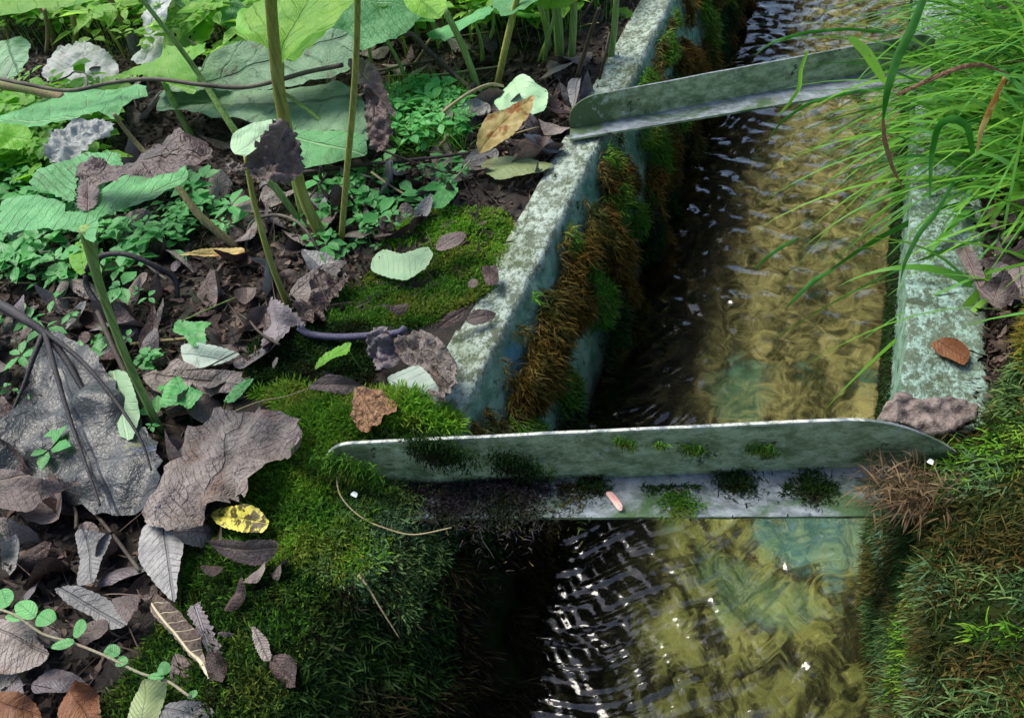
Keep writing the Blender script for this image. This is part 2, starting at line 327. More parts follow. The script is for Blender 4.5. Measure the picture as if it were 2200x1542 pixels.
def leaf_from_outline(name, P3, mat, rib=None, crumple=.004, freq=25, serr=.0, step=None, parent=None, curl=0.0, cup=0.0):
    """P3: outline points in world space (closed, not repeated); surface = fitted plane + eased rim height + crumple"""
    P3 = np.array(P3, float); c = P3.mean(0); u, s, vt = np.linalg.svd(P3 - c)
    if rib is not None:
        ax = np.array(rib[1], float) - np.array(rib[0], float); nrm = vt[2]; ax -= nrm * (ax @ nrm); L = np.linalg.norm(ax); ax /= L
    else: ax = vt[0]; nrm = vt[2]; L = (P3 - c) @ ax; L = L.max() - L.min()
    if nrm[2] < 0: nrm = -nrm
    ay = np.cross(nrm, ax)
    if rib is not None: r0 = np.array(rib[0], float)
    else: r0 = c + ax * ((P3 - c) @ ax).min()
    q = np.stack([(P3 - r0) @ ax, (P3 - r0) @ ay], 1); hz = (P3 - r0) @ nrm
    per = np.linalg.norm(np.roll(q, -1, 0) - q, axis=1).sum(); step = step or per / 90
    out = []; hh = []
    n = len(q)
    for i in range(n):       # Catmull-Rom rim
        p0, p1, p2, p3 = q[i - 1], q[i], q[(i + 1) % n], q[(i + 2) % n]; m = max(1, int(np.linalg.norm(p2 - p1) / step))
        for j in range(m):
            s_ = j / m
            p = .5 * (2 * p1 + (p2 - p0) * s_ + (2 * p0 - 5 * p1 + 4 * p2 - p3) * s_ ** 2 + (3 * p1 - p0 - 3 * p2 + p3) * s_ ** 3)
            lin = p1 * (1 - s_) + p2 * s_; p = .6 * p + .4 * lin
            out.append(p); hh.append(hz[i] * (1 - s_) + hz[(i + 1) % n] * s_)
    out = np.array(out); hh = np.array(hh)
    if serr:
        tg = np.roll(out, -1, 0) - np.roll(out, 1, 0); nn = np.stack([tg[:, 1], -tg[:, 0]], 1); nn /= np.linalg.norm(nn, axis=1)[:, None] + 1e-9
        amp = np.array([((i % 3) - 1) * serr * .8 + 1.6 * serr * noise.noise(Vector((i * .37, 5.1, c[0] * 9))) for i in range(len(out))]); out = out + nn * amp[:, None] * np.sign(np.cross(q[1] - q[0], q[2] - q[1]) + 1e-9)
    mn, mx = out.min(0), out.max(0); pts = [Vector(p) for p in out]; ne = len(pts)
    gx = np.arange(mn[0], mx[0], step * 1.1); gy = np.arange(mn[1], mx[1], step * 1.1)
    def inside(p):
        x, y = p; r = False; j = ne - 1
        xs, ys = out[:, 0], out[:, 1]; xj, yj = np.roll(xs, 1), np.roll(ys, 1)
        cnd = ((ys > y) != (yj > y)); xi = (xj - xs) * (y - ys) / (yj - ys + 1e-12) + xs
        return (np.count_nonzero(cnd & (x < xi)) % 2) == 1
    for i, x in enumerate(gx):
        for y in gy:
            p = np.array([x + (random.random() - .5) * step * .4, y + (random.random() - .5) * step * .4])
            if inside(p) and np.min(np.sum((out - p) ** 2, 1)) > (step * .55) ** 2: pts.append(Vector(p))
    vs, es, fs, *_ = delaunay_2d_cdt(pts, [], [list(range(ne))], 1, 1e-7)
    vv = np.array([tuple(v) for v in vs]); fs = [f for f in fs if len(f) == 3]
    # rim height eased inwards
    W_ = 1 / (np.sum((vv[:, None, :] - out[None]) ** 2, 2) + (step * .6) ** 2) ** 1.3; hv = (W_ * hh[None]).sum(1) / W_.sum(1)
    seed = random.random() * 50
    P = r0 + vv[:, :1] * ax + vv[:, 1:2] * ay + hv[:, None] * nrm
    vn = vv / max(L, 1e-6)
    dz = np.array([crumple * (1.0 * noise.noise(Vector((v[0] * freq, v[1] * freq, seed))) + .8 * abs(noise.noise(Vector((v[0] * freq * 2.3, v[1] * freq * 2.3, seed + 9)))) - .25 + .3 * noise.noise(Vector((v[0] * freq * 5, v[1] * freq * 5, seed + 3)))) for v in vv])
    dz += -cup * np.abs(vn[:, 1]) * L + curl * L * vn[:, 0] ** 2
    if serr or True: dz += .012 * L * np.clip(1 - np.abs(vn[:, 1]) * 18, 0, 1) * -1
    P = P + dz[:, None] * nrm
    og = np.array(parent.location) if parent is not None else P.mean(0)
    me = bpy.data.meshes.new(name); me.from_pydata([tuple(p) for p in P - og], [], fs)
    uvl = me.uv_layers.new(name='luv'); idx = np.zeros(len(me.loops), int); me.loops.foreach_get('vertex_index', idx)
    uvl.data.foreach_set('uv', vn[idx].ravel())
    for p in me.polygons: p.use_smooth = True
    me.materials.append(mat)
    o = bpy.data.objects.new(name, me); COL.objects.link(o)
    if parent is not None: o.parent = parent; o.location = (0, 0, 0)
    else: o.location = og
    return o

def strands(name, base, dirs, length, width, mat, bend=(0, 0, -1), bendk=.6, seg=4, feather=.6, parent=None, curl=.5):
    """many curved tapering shoots; base (n,3), dirs (n,3) unit"""
    n = len(base); ln = np.asarray(length).reshape(-1, 1) * np.ones((n, 1)); bd = np.array(bend, float)[None]
    side = np.cross(dirs, rng.normal(size=(n, 3))); side /= np.linalg.norm(side, axis=1)[:, None] + 1e-9
    cu = np.cross(dirs, side) * rng.normal(0, curl, (n, 1))
    p = base.copy(); d = dirs.copy(); rows = []
    wd = np.asarray(width).reshape(-1, 1) * np.ones((n, 1))
    for k in range(seg + 1):
        t = k / seg; ww = wd * (1 - t ** 2 * .95) * (1 + feather * ((k % 2) * 2 - 1) * .5)
        rows.append(np.stack([p - side * ww, p + side * ww], 1))
        d = d + (bd * bendk + cu) / seg; d /= np.linalg.norm(d, axis=1)[:, None]; p = p + d * ln / seg
    V = np.stack(rows, 1).reshape(-1, 3); m = (seg + 1) * 2
    b = np.arange(n)[:, None] * m + (np.arange(seg) * 2)[None]; b = b.ravel()
    Fq = np.stack([b, b + 1, b + 3, b + 2], 1)
    rnd = np.repeat(rng.random(n), m)
    return mesh_np(name, V, Fq, mat, parent=parent, attrs={'rnd': rnd}, smooth=True, origin=(np.array(parent.location) if parent else base.mean(0)))

def pip(poly, pts):
    poly = np.array(poly, float); x, y = pts[:, 0], pts[:, 1]; r = np.zeros(len(pts), bool)
    for i in range(len(poly)):
        a = poly[i]; b = poly[i - 1]; c = (a[1] > y) != (b[1] > y); xi = (b[0] - a[0]) * (y - a[1]) / (b[1] - a[1] + 1e-12) + a[0]; r ^= c & (x < xi)
    return r
def sample_ground(pxpoly, n):
    wp = np.array([W(a, b, z=0)[:2] for a, b in pxpoly]); mn, mx = wp.min(0), wp.max(0); out = np.zeros((0, 2))
    while len(out) < n:
        q = rng.random((n * 2, 2)) * (mx - mn) + mn; out = np.vstack([out, q[pip(wp, q)]])
    return out[:n]

XL, XR = -.53, .113; WZ = -.33
# moss cushions of the left bank: centre (px), radius, height
CUSH = [(W(960, 500, z=0), .15, .035), (W(870, 640, z=0), .17, .02), (W(680, 760, z=0), .15, .025), (W(740, 920, z=0), .13, .035), (W(600, 1000, z=0), .13, .03), (W(880, 920, z=0), .09, .035), (W(640, 1150, z=0), .12, .03)]
def gz(x, y):
    z = .018 * noise.noise(Vector((x * 3, y * 3, 1))) + .01 * noise.noise(Vector((x * 9, y * 9, 4))) - .012
    for c, r, h in CUSH:
        d2 = ((x - c[0]) ** 2 + (y - c[1]) ** 2) / r ** 2
        if d2 < 4: z += h * math.exp(-d2 * 1.6)
    z += .03 * max(0, -1.2 - x)
    return z
def prof_left(s, y):
    """near-left bank: flat ground, then over the hidden wall and down its inner side. s = signed run from the lip"""
    near = min(1, max(0, (.80 - y) / .10)); lip = XL - .03 - .05 * near + .03 * noise.noise(Vector((y * 6, 2, 7)))
    return near, lip
# ------------------------------------------------------------------ setting
xs = np.concatenate([np.linspace(-9, -2.6, 40), np.arange(-2.57, -.605, .022)])
ys = np.concatenate([np.linspace(-2, -.1, 20), np.arange(-.08, 3.2, .022), np.linspace(3.25, 12, 40)])
tag(grid_surface('left_bank_ground', lambda x, y: (x, y, gz(x, y)), xs, ys, G['soil']), kind='structure')
def rz(x, y): 
    e = max(0, min(1, (x - .2) / .12)); return .02 * noise.noise(Vector((x * 4, y * 4, 11))) * e + .05 * e * min(1, max(0, x - .2)) - .015
xs2 = np.concatenate([np.arange(.235, 1.2, .025), np.linspace(1.25, 9, 30)])
tag(grid_surface('right_bank_ground', lambda x, y: (x, y, rz(x, y)), xs2, ys, G['soil']), kind='structure')
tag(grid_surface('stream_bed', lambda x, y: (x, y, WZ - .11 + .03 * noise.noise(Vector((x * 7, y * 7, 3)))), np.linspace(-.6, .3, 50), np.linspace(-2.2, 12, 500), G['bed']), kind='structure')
def water_z(x, y):
    """ripples: two crossing trains downstream of the near bar, confused eddies upstream"""
    r = np.random.default_rng(5); z = np.zeros_like(x)
    wx = x + .018 * np.sin(9 * y + 3 * x) + .012 * np.sin(17 * x - 8 * y + 1); wy = y + .02 * np.sin(8 * x + 5 * y) + .01 * np.sin(21 * x + 13 * y)
    near = 1 / (1 + np.exp((y - 1.05) / .06))
    for a, lam, am in ((-.62, .021, .00055), (.80, .026, .00036), (-.5, .034, .00085), (1.1, .017, .00018)):
        k = 2 * math.pi / lam; z += near * am * np.sin(k * (math.sin(a) * wx + math.cos(a) * wy) + 2 * np.sin(6 * x + 4 * y))
    for _ in range(26):
        lam = r.uniform(.030, .10); a = r.normal(0.1, 1.0); am = lam * .0095 * r.uniform(.5, 1.1); k = 2 * math.pi / lam
        ph = r.uniform(0, 6.28); env = .6 + .4 * np.sin(r.uniform(3, 9) * x + r.uniform(3, 9) * y + ph * 2)
        z += (1.25 - near * .65) * am * env * np.sin(k * (math.sin(a) * wx + math.cos(a) * wy) + ph)
    return z
_wx = np.arange(-.6, .26, .0042); _wy = np.concatenate([np.arange(-.3, 3.4, .0045), np.linspace(3.42, 9, 160)])
_X, _Y = np.meshgrid(_wx, _wy, indexing='ij'); _Z = WZ + water_z(_X, _Y); _nv = len(_wy)
_a = (np.arange(len(_wx) - 1)[:, None] * _nv + np.arange(_nv - 1)[None, :]).ravel()
tag(mesh_np('water', np.stack([_X, _Y, _Z], -1).reshape(-1, 3), np.stack([_a, _a + _nv, _a + _nv + 1, _a + 1], 1), G['water']), kind='structure')

def wall(name, sec, mat, label, rough=.004, cat='channel wall', y0=-2):
    pts = []
    for i in range(len(sec)):
        a = np.array(sec[i]); b = np.array(sec[(i + 1) % len(sec)]); m = max(2, int(np.linalg.norm(b - a) / .012))
        for j in range(m): pts.append(a + (b - a) * j / m)
    ysw = np.concatenate([np.linspace(-2, .2, 30)[np.linspace(-2, .2, 30) >= y0], np.arange(max(.22, y0), 2.8, .012), np.linspace(2.85, 6, 60)]); n = len(pts); V = []
    for y in ysw:
        for p in pts:
            k = noise.noise(Vector((p[0] * 40, y * 25, p[1] * 40))) * rough + noise.noise(Vector((p[0] * 9, y * 7, p[1] * 9))) * rough * 1.2
            V.append((p[0] + k, y, p[1] + k * .8))
    F_ = []
    for i in range(len(ysw) - 1):
        for j in range(n): j2 = (j + 1) % n; F_.append((i * n + j, i * n + j2, (i + 1) * n + j2, (i + 1) * n + j))
    o = mesh_np(name, V, F_, mat, origin=np.array([0, 0, 0.0])); tag(o, label, cat); return o
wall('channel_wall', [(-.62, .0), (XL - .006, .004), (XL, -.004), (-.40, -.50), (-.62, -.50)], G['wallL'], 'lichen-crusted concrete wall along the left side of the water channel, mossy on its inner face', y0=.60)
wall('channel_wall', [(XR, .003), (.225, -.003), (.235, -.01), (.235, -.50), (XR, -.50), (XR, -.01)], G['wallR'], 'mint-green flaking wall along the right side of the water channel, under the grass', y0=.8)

# near-left moss bank that hangs over the wall
def hangL(y, s):          # s 0..1: from the bank over the lip and down
    lipx = -.555 + .025 * noise.noise(Vector((y * 5, 1, 2))); n_ = .02 * noise.noise(Vector((y * 9, s * 6, 5))) + .01 * noise.noise(Vector((y * 25, s * 18, 5)))
    e = max(0, min(1, (.83 - y) / .1)); 
    if s < .5: k = s / .5; x = -.80 + (lipx + .80) * k; z = gz(x, y) * (1 - k) + .03 * k * e - .012 * (1 - e) + .006 - .03 * k ** 6
    else: k = (s - .5) / .5; x = lipx + .004 + .168 * k + .02 * math.sin(k * 3.1); z = .0 - .36 * k
    bulge = math.exp(-((s - .6) / .12) ** 2) * .03 * e
    return (x + n_ + bulge - (1 - e) * .04 * (s > .5), y, z + n_ * .6 - (1 - e) * .03)
us = np.arange(-.6, .84, .014); vs_ = np.linspace(0, 1, 56)
hl = grid_surface('moss_bank', hangL, us, vs_, G['mossbase']); tag(hl, 'dark mossy earth lip hanging over the near left side of the channel', 'moss bank', kind='stuff')
def hangR(y, s):
    w_ = .05 * min(1, max(0, (.95 - y) / .3))
    if s < .5: k = s / .5; x = .115 + w_ - .02 * math.sin(k * 3); z = -.36 + .38 * k
    else: k = (s - .5) / .5; x = .115 + w_ + .7 * k; z = .02 + .07 * math.sin(min(k * 3, 1.57)) + .13 * k
    e = max(0, min(1, (.98 + .30 * min(1, max(0, (x - .215) / .07)) - y) / .14)); n_ = .03 * noise.noise(Vector((y * 6, s * 5, 15))) + .014 * noise.noise(Vector((y * 22, s * 16, 5)))
    return (x + n_ * .6 + (1 - e) * (.03 if s < .5 else .02), y, z + n_ * .8 * (s > .5) - (1 - e) * (.11 if s > .4 else .02))
hr = grid_surface('moss_bank', hangR, np.arange(-.6, 1.30, .014), np.linspace(0, 1, 90), G['mossbase']); tag(hr, 'mossy brown and green earth bank hiding the near right channel wall', 'moss bank', kind='stuff')

# ------------------------------------------------------------------ moss
def unit(v): return v / (np.linalg.norm(v, axis=1)[:, None] + 1e-9)
def moss_ground(poly, n, mat, label, ln=(.009, .019), wd=.0016, up=.7, cat='moss'):
    q = sample_ground(poly, n); z = np.array([gz(a, b) for a, b in q]); base = np.stack([q[:, 0], q[:, 1], z], 1)
    k = np.array([noise.noise(Vector((a * 22, b * 22, 8))) for a, b in q]); base[:, 2] += k * .008
    d = unit(rng.normal(0, .75, (n, 3)) + [0, 0, up]); d[:, 2] = np.abs(d[:, 2])
    o = strands('moss', base, unit(d), rng.uniform(ln[0], ln[1], n), wd, mat, bendk=.7, curl=1.8, feather=.9)
    return tag(o, label, cat, kind='stuff')
moss_ground([(820, 530), (900, 480), (990, 460), (1075, 455), (1110, 490), (1075, 580), (1030, 600), (940, 560), (930, 530), (850, 540)], 14000, G['mossbright'], 'bright green moss cushion beside the left wall, behind the pale green leaf')
moss_ground([(700, 640), (800, 580), (930, 540), (1080, 560), (1060, 620), (1020, 650), (940, 690), (860, 710), (700, 710), (650, 670)], 17000, G['moss'], 'deep green moss carpet below the pale green leaf')
moss_ground([(540, 740), (640, 710), (760, 700), (860, 740), (800, 820), (830, 860), (760, 880), (690, 870), (600, 870), (520, 850), (510, 800)], 15000, G['mossdark'], 'dark green moss in the middle of the left bank')
moss_ground([(540, 850), (640, 840), (760, 880), (850, 850), (900, 870), (990, 905), (1000, 930), (800, 950), (720, 1000), (690, 1060), (640, 1130), (560, 1120), (520, 1060), (640, 960), (600, 880)], 20000, G['mossbright'], 'bright moss cushion behind the left end of the near steel bar', ln=(.012, .03))
moss_ground([(400, 1160), (520, 1060), (640, 1040), (700, 1060), (700, 1180), (600, 1300), (520, 1542), (420, 1542), (480, 1380), (380, 1280)], 14000, G['moss'], 'green moss carpet running down the near left bank', ln=(.012, .028))
moss_ground([(240, 420), (900, 330), (1000, 370), (880, 460), (500, 560), (240, 520)], 5000, G['mossdark'], 'sparse dark moss between stems at the back of the left bank')

def moss_surface(fn, yr, sr, n, mat, label, out, ln=(.02, .045), wd=.0016, bendk=1.0, thr=None, sd=0, cat='moss'):
    y = rng.uniform(*yr, n * 3); s = rng.uniform(*sr, n * 3)
    if thr is not None:
        k = np.array([noise.noise(Vector((a * 9, b * 7, sd))) for a, b in zip(y, s)]) > thr; y, s = y[k], s[k]
    y, s = y[:n], s[:n]; base = np.array([fn(a, b) for a, b in zip(y, s)])
    d = unit(rng.normal(0, .5, (len(base), 3)) + np.array(out))
    return tag(strands('moss', base, d, rng.uniform(*ln, len(base)), wd, mat, bendk=bendk, curl=1.1, feather=.9), label, cat, kind='stuff')
moss_surface(hangL, (.2, .84), (.0, .45), 20000, G['moss'], 'green moss carpet sloping to the near left lip of the channel', (.2, -.2, .8), ln=(.012, .026), bendk=.5, thr=-.6, sd=3)
moss_surface(hangL, (.45, .84), (.10, .50), 9000, G['mossbright'], 'bright tips in the moss left of the near bar', (.2, -.2, .8), ln=(.010, .022), bendk=.5, thr=.12, sd=9)
moss_surface(hangL, (-.15, .45), (.0, .5), 22000, G['mossdark'], 'dark moss patches of the near left bank', (.3, -.2, .8), ln=(.014, .03), bendk=.6, thr=-.7, sd=13)
moss_surface(hangL, (.45, .78), (.36, .58), 10000, G['mosslight'], 'pale green hanging moss on the lip under the left end of the near bar', (.5, -.35, .6), ln=(.010, .024), wd=.0018, thr=-.25, sd=2)
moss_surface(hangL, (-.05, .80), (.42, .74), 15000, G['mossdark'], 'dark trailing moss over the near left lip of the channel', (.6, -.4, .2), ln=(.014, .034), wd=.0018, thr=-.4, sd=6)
moss_surface(hangL, (.05, .86), (.58, .92), 20000, G['mossshade'], 'dark brown shaggy moss on the shaded channel side under the near bar', (.7, -.4, 0), ln=(.02, .05), thr=-.05, sd=4)
moss_surface(hangR, (-.05, .985), (.03, 1.0), 50000, G['mossdark'], 'dark green moss covering the near right bank', (-.6, -.4, .35), ln=(.014, .032), wd=.0011, bendk=1.2, thr=-.9, sd=12)
moss_surface(hangR, (.0, .985), (.25, 1.0), 16000, G['mossbright'], 'bright green moss streaks on the near right bank', (-.6, -.4, .35), ln=(.010, .026), wd=.0013, bendk=1.2, thr=.14, sd=22)
moss_surface(hangR, (.0, .99), (.03, 1.0), 44000, G['mossolive'], 'rusty brown moss patches on the near right bank', (-.6, -.4, .35), ln=(.014, .034), wd=.0011, bendk=1.2, thr=-.02, sd=32)
moss_surface(hangR, (.0, .985), (.1, 1.0), 26000, G['mosslight'], 'paler yellow-green moss streaks on the near right bank', (-.6, -.4, .35), ln=(.014, .034), wd=.0013, bendk=1.2, thr=.05, sd=62)
moss_surface(hangR, (.85, 1.27), (.6, 1.0), 20000, G['mossgold'], 'golden brown moss crest at the right edge beside the mint wall', (-.4, -.3, .8), ln=(.010, .024), wd=.0013, thr=-.5, sd=33)
moss_surface(hangR, (.85, 1.2), (.6, 1.0), 6000, G['moss'], 'green moss mixed into the golden crest at the right edge', (-.4, -.3, .8), ln=(.010, .02), wd=.0013, thr=.0, sd=35)
def faceL(y, s): return (XL + .003 + (.13 / .5) * s, y, -s)
def moss_patches(fn, yr, sr, n, mat, label, out, ln, thr, sd, fy=7, fs=6, hi=9, bulge=.11):
    y = rng.uniform(*yr, n * 5); s_ = rng.uniform(*sr, n * 5)
    kk = np.array([noise.fractal(Vector((a * fy + b * 2, b * fs, sd)), 1, 2, 3) for a, b in zip(y, s_)]); k = (kk > thr) & (kk < hi); y, s_, kk = y[k][:n], s_[k][:n], kk[k][:n]
    base = np.array([fn(a, b) for a, b in zip(y, s_)]); o_ = np.array(out); base += np.array([1, -.25, .1]) * (np.clip(kk - .02, 0, .4) * bulge * rng.random(len(kk)) ** .4)[:, None]
    d = unit(rng.normal(0, .5, (len(base), 3)) + o_)
    return tag(strands('moss', base, d, rng.uniform(*ln, len(base)), .0015, mat, bendk=1.2, curl=.9), label, 'moss', kind='stuff')
moss_patches(faceL, (.78, 3.2), (.05, .37), 36000, G['mossbrown'], 'golden brown moss clumps bulging from the left wall above the water', (.7, -.35, .1), (.014, .034), .17, 41)
moss_patches(faceL, (.78, 3.2), (.01, .36), 20000, G['mossolive'], 'olive moss round the brown clumps on the left wall', (.7, -.3, .1), (.012, .030), .09, 41, hi=.26)
moss_patches(faceL, (.78, 3.2), (.008, .22), 13000, G['moss'], 'green moss fringe just under the top edge of the left wall', (.8, -.2, .3), (.012, .028), .12, 51)
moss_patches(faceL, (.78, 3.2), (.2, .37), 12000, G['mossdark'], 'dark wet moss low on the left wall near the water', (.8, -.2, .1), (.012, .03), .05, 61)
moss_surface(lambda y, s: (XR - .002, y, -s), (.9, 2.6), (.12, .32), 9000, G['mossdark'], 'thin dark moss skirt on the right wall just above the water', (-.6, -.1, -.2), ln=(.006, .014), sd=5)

# ------------------------------------------------------------------ steel angle bars
def angle_bar(J0, J1, Fr0, Fr1, hgt, label, tl, tr):
    """J: inner corner line, Fr: front edge line of the flat flange (all at z~0), hgt: height of the upright flange"""
    J0, J1, Fr0, Fr1 = map(np.array, (J0, J1, Fr0, Fr1)); root = empty('angle_iron_bar', tuple((J0 + J1) / 2)); og = np.array(root.location)
    n = 160; T = np.linspace(0, 1, n); th = .005; L = np.linalg.norm(J1 - J0); back = (J0 - Fr0); back /= np.linalg.norm(back)
    def prism(name, rows, mat):
        V = np.array(rows).reshape(-1, 3); k = len(rows[0]); F_ = []
        for i in range(len(rows) - 1):
            for j in range(k): j2 = (j + 1) % k; F_.append((i * k + j, i * k + j2, (i + 1) * k + j2, (i + 1) * k + j))
        F_.append(tuple(range(k))[::-1][:4]); F_.append(tuple((len(rows) - 1) * k + j for j in range(4)))
        o = mesh_np(name, V, F_, mat, parent=root, origin=og, smooth=False); return o
    rows = []
    for t in T:
        p = J0 + (J1 - J0) * t; d0 = t * L; d1 = (1 - t) * L; h = hgt
        if d0 < tl[0]: h = hgt - tl[1] * (1 - math.sqrt(max(0, 1 - (1 - d0 / tl[0]) ** 2)))
        if d1 < tr[0]: h = min(h, hgt - tr[1] * (1 - d1 / tr[0]) ** 2)
        w_ = .0012 * noise.noise(Vector((t * 9, 1, 1)))
        rows.append([p + (0, 0, th), p + (0, 0, h + w_), p + back * th + (0, 0, h + w_), p + back * th + (0, 0, th)])
    prism('upright_flange', rows, G['iron'])
    rows = []
    for t in T:
        a = J0 + (J1 - J0) * t + back * th; b = Fr0 + (Fr1 - Fr0) * t + np.array([0, .001 * noise.noise(Vector((t * 30, 4, 1))), 0])
        rows.append([a + (0, 0, 0), b + (0, 0, 0), b + (0, 0, th), a + (0, 0, th - .0003)])
    prism('flat_flange', rows, G['iron'])
    tag(root, label, 'steel bar'); return root, J0, J1, Fr0, Fr1
Z0 = .012
nb = angle_bar(W(722, 1052, z=Z0), W(2070, 1000, z=Z0), W(722, 1118, z=Z0), W(2070, 1112, z=Z0), .105, 'nearer mossy steel angle bar lying straight across both channel walls', (.055, .06), (.17, .09))
fbv = angle_bar(W(1225, 280, z=Z0), W(2000, 136, z=Z0), W(1225, 303, z=Z0), W(2000, 176, z=Z0), .074, 'farther steel angle bar crossing the channel and running into the grass', (.07, .05), (.05, .02))

def tuft(px, py, r, n, mat, label, z=None, y=None, ln=(.006, .016), up=(0, -.4, .7), wd=.0009, group=None, cat='moss tuft', flat=1.0):
    c = W(px, py, z=z) if z is not None else W(px, py, y=y)
    q = rng.normal(0, 1, (n, 3)) * r * .5; q[:, 2] *= .4 * flat
    if y is not None: q = q[:, [0, 2, 1]] * [1, .15, .6]
    else: q[:, 2] = np.abs(q[:, 2]) * .2
    base = c + q; d = unit(rng.normal(0, .6, (n, 3)) + np.array(up))
    o = strands('moss_tuft', base, d, rng.uniform(*ln, n), wd, mat, curl=.8); return tag(o, label, cat, group)
zt = Z0 + .006
jy = lambda px: (nb[1] + (nb[2] - nb[1]) * ((px - 722) / 1348))[1] - .001
for a in [(1085, 1050, .08, 3800, 'mossblack', 'large blackish tangled moss clump on the flat flange of the near bar'), (890, 1055, .04, 900, 'mossblack', 'small blackish moss clump left of the large one on the near bar'),
          (960, 1090, .03, 700, 'mossblack', 'little dark moss clump spilling over the front edge of the near bar'),
          (1275, 1040, .022, 450, 'mossdark', 'dark green moss tuft left of the pink fleck on the near bar'), (1460, 1085, .025, 500, 'moss', 'green moss tuft on the front edge of the near bar, right of the pink fleck'),
          (1580, 1030, .03, 600, 'mossdark', 'dark moss tuft in the corner of the near bar right of the middle'), (1745, 1045, .028, 600, 'mossdark', 'rightmost dark green moss tuft on the flat flange of the near bar')]:
    tuft(a[0], a[1], a[2], a[3], G[a[4]], a[5], z=zt)
for a in [(940, 970, .055, 2200, 'mossdark', 'dark moss clump hanging over the top edge of the near bar at left'), (1345, 950, .016, 220, 'moss', 'green moss tuft high on the upright flange of the near bar, left one'), (1490, 965, .018, 260, 'moss', 'green moss tuft on the upright flange of the near bar, middle one'),
          (1640, 965, .02, 260, 'moss', 'green moss tuft on the upright flange of the near bar, right one'), (1420, 955, .01, 90, 'moss', 'tiny green moss tuft between two larger ones on the upright flange'), (1110, 1000, .05, 1300, 'mossdark', 'dark moss smear low on the upright flange above the black clump')]:
    tuft(a[0], a[1], a[2], a[3], G[a[4]], a[5], y=jy(a[0]), ln=(.004, .011), up=(0, -.7, -.2))
tuft(745, 1010, .05, 1500, G['moss'], 'green moss creeping up the left end of the near bar', y=jy(745) - .004, ln=(.006, .018), up=(0, -.6, .3), wd=.0013)
tuft(830, 1085, .05, 1500, G['mosslight'], 'pale moss spilling onto the flat flange at the left end of the near bar', z=zt, ln=(.008, .02), wd=.0013)
tuft(760, 1060, .055, 2000, G['mosslight'], 'pale green moss wrapped round the left end of the near bar', z=zt, ln=(.01, .025))
for (a, b, m_, l_) in ((830, 1250, 'mossdark', 'thin dark moss line creeping along the inner corner of the near bar, left stretch'), (1380, 1800, 'mossdark', 'thin dark moss line creeping along the inner corner of the near bar, right stretch'), (880, 1260, 'mossolive', 'brown debris caught on the flat flange of the near bar, left half')):
    n = 1300 if b < 1500 else 800; px_ = rng.uniform(a, b, n); cl_ = np.array([noise.noise(Vector((p / 60, 3, 1))) for p in px_]) > -.05; px_ = px_[cl_]; n = len(px_)
    base = np.array([W(p, 1041 + rng.exponential(9 if m_ == 'mossdark' else 26), z=zt) for p in px_])
    tag(strands('moss', base, unit(rng.normal(0, .8, (n, 3)) + [0, -.3, .5]), rng.uniform(.004, .012, n), .0011, G[m_], curl=1.4), l_, 'moss', kind='stuff')
# brown radiating dead moss on the right end
c = W(1950, 1050, z=.04); n = 620; d = unit(rng.normal(0, .9, (n, 3)) + np.array((-.2, -.3, .4)))
tag(strands('moss_tuft', c + d * .010 + np.clip(rng.normal(0, .8, (n, 3)), -1.3, 1.3) * [.034, .026, .012], d, rng.uniform(.015, .045, n), .001, strand_mat('moss_straw', (.10, .07, .04), (.30, .22, .12), (.13, .08, .04)), bendk=1.0, curl=1.3), 'brown star-shaped tuft of dry moss on the right end of the near bar', 'moss tuft')

# ------------------------------------------------------------------ living butterbur and other plants of the left bank
def pts(spec, **k): return [W(*p[:2], z=p[2]) if len(p) > 2 and k.get('m', 'z') == 'z' else (W(p[0], p[1], y=p[2]) if len(p) > 2 else W(p[0], p[1], **{a: b for a, b in k.items() if a != 'm'})) for p in spec]
def plant(name, label, cat, base_px, stems, leaves, group=None):
    b = W(*base_px, z=0); b[2] = gz(b[0], b[1]) - .005; root = empty(name, tuple(b)); tag(root, label, cat, group)
    for (pl, rr, mt) in stems:
        P = [W(p[0], p[1], y=b[1] + p[2]) for p in pl]; P[-1] = b if (tuple(pl[-1][:2]) == tuple(base_px)) else P[-1]
        tube('stem', P, rr, G[mt], parent=root, seg=10, ridge=.12)
    for lf in leaves:
        nm, ol, rib, mt = lf[:4]; kw = lf[4] if len(lf) > 4 else {}
        P = [W(p[0], p[1], **({'z': p[2]} if kw.get('m', 'y') == 'z' else {'y': b[1] + p[2]})) for p in ol]
        R = [W(p[0], p[1], **({'z': p[2]} if kw.get('m', 'y') == 'z' else {'y': b[1] + p[2]})) for p in rib] if rib else None
        leaf_from_outline(nm, P, G[mt], R, parent=root, **{a: v for a, v in kw.items() if a != 'm'})
    return root
def zz(ol, z, dz=0): return [(p[0], p[1], z + (p[2] if len(p) > 2 else 0)) for p in ol]
cr = dict(m='z', crumple=.006, freq=12, serr=.002)
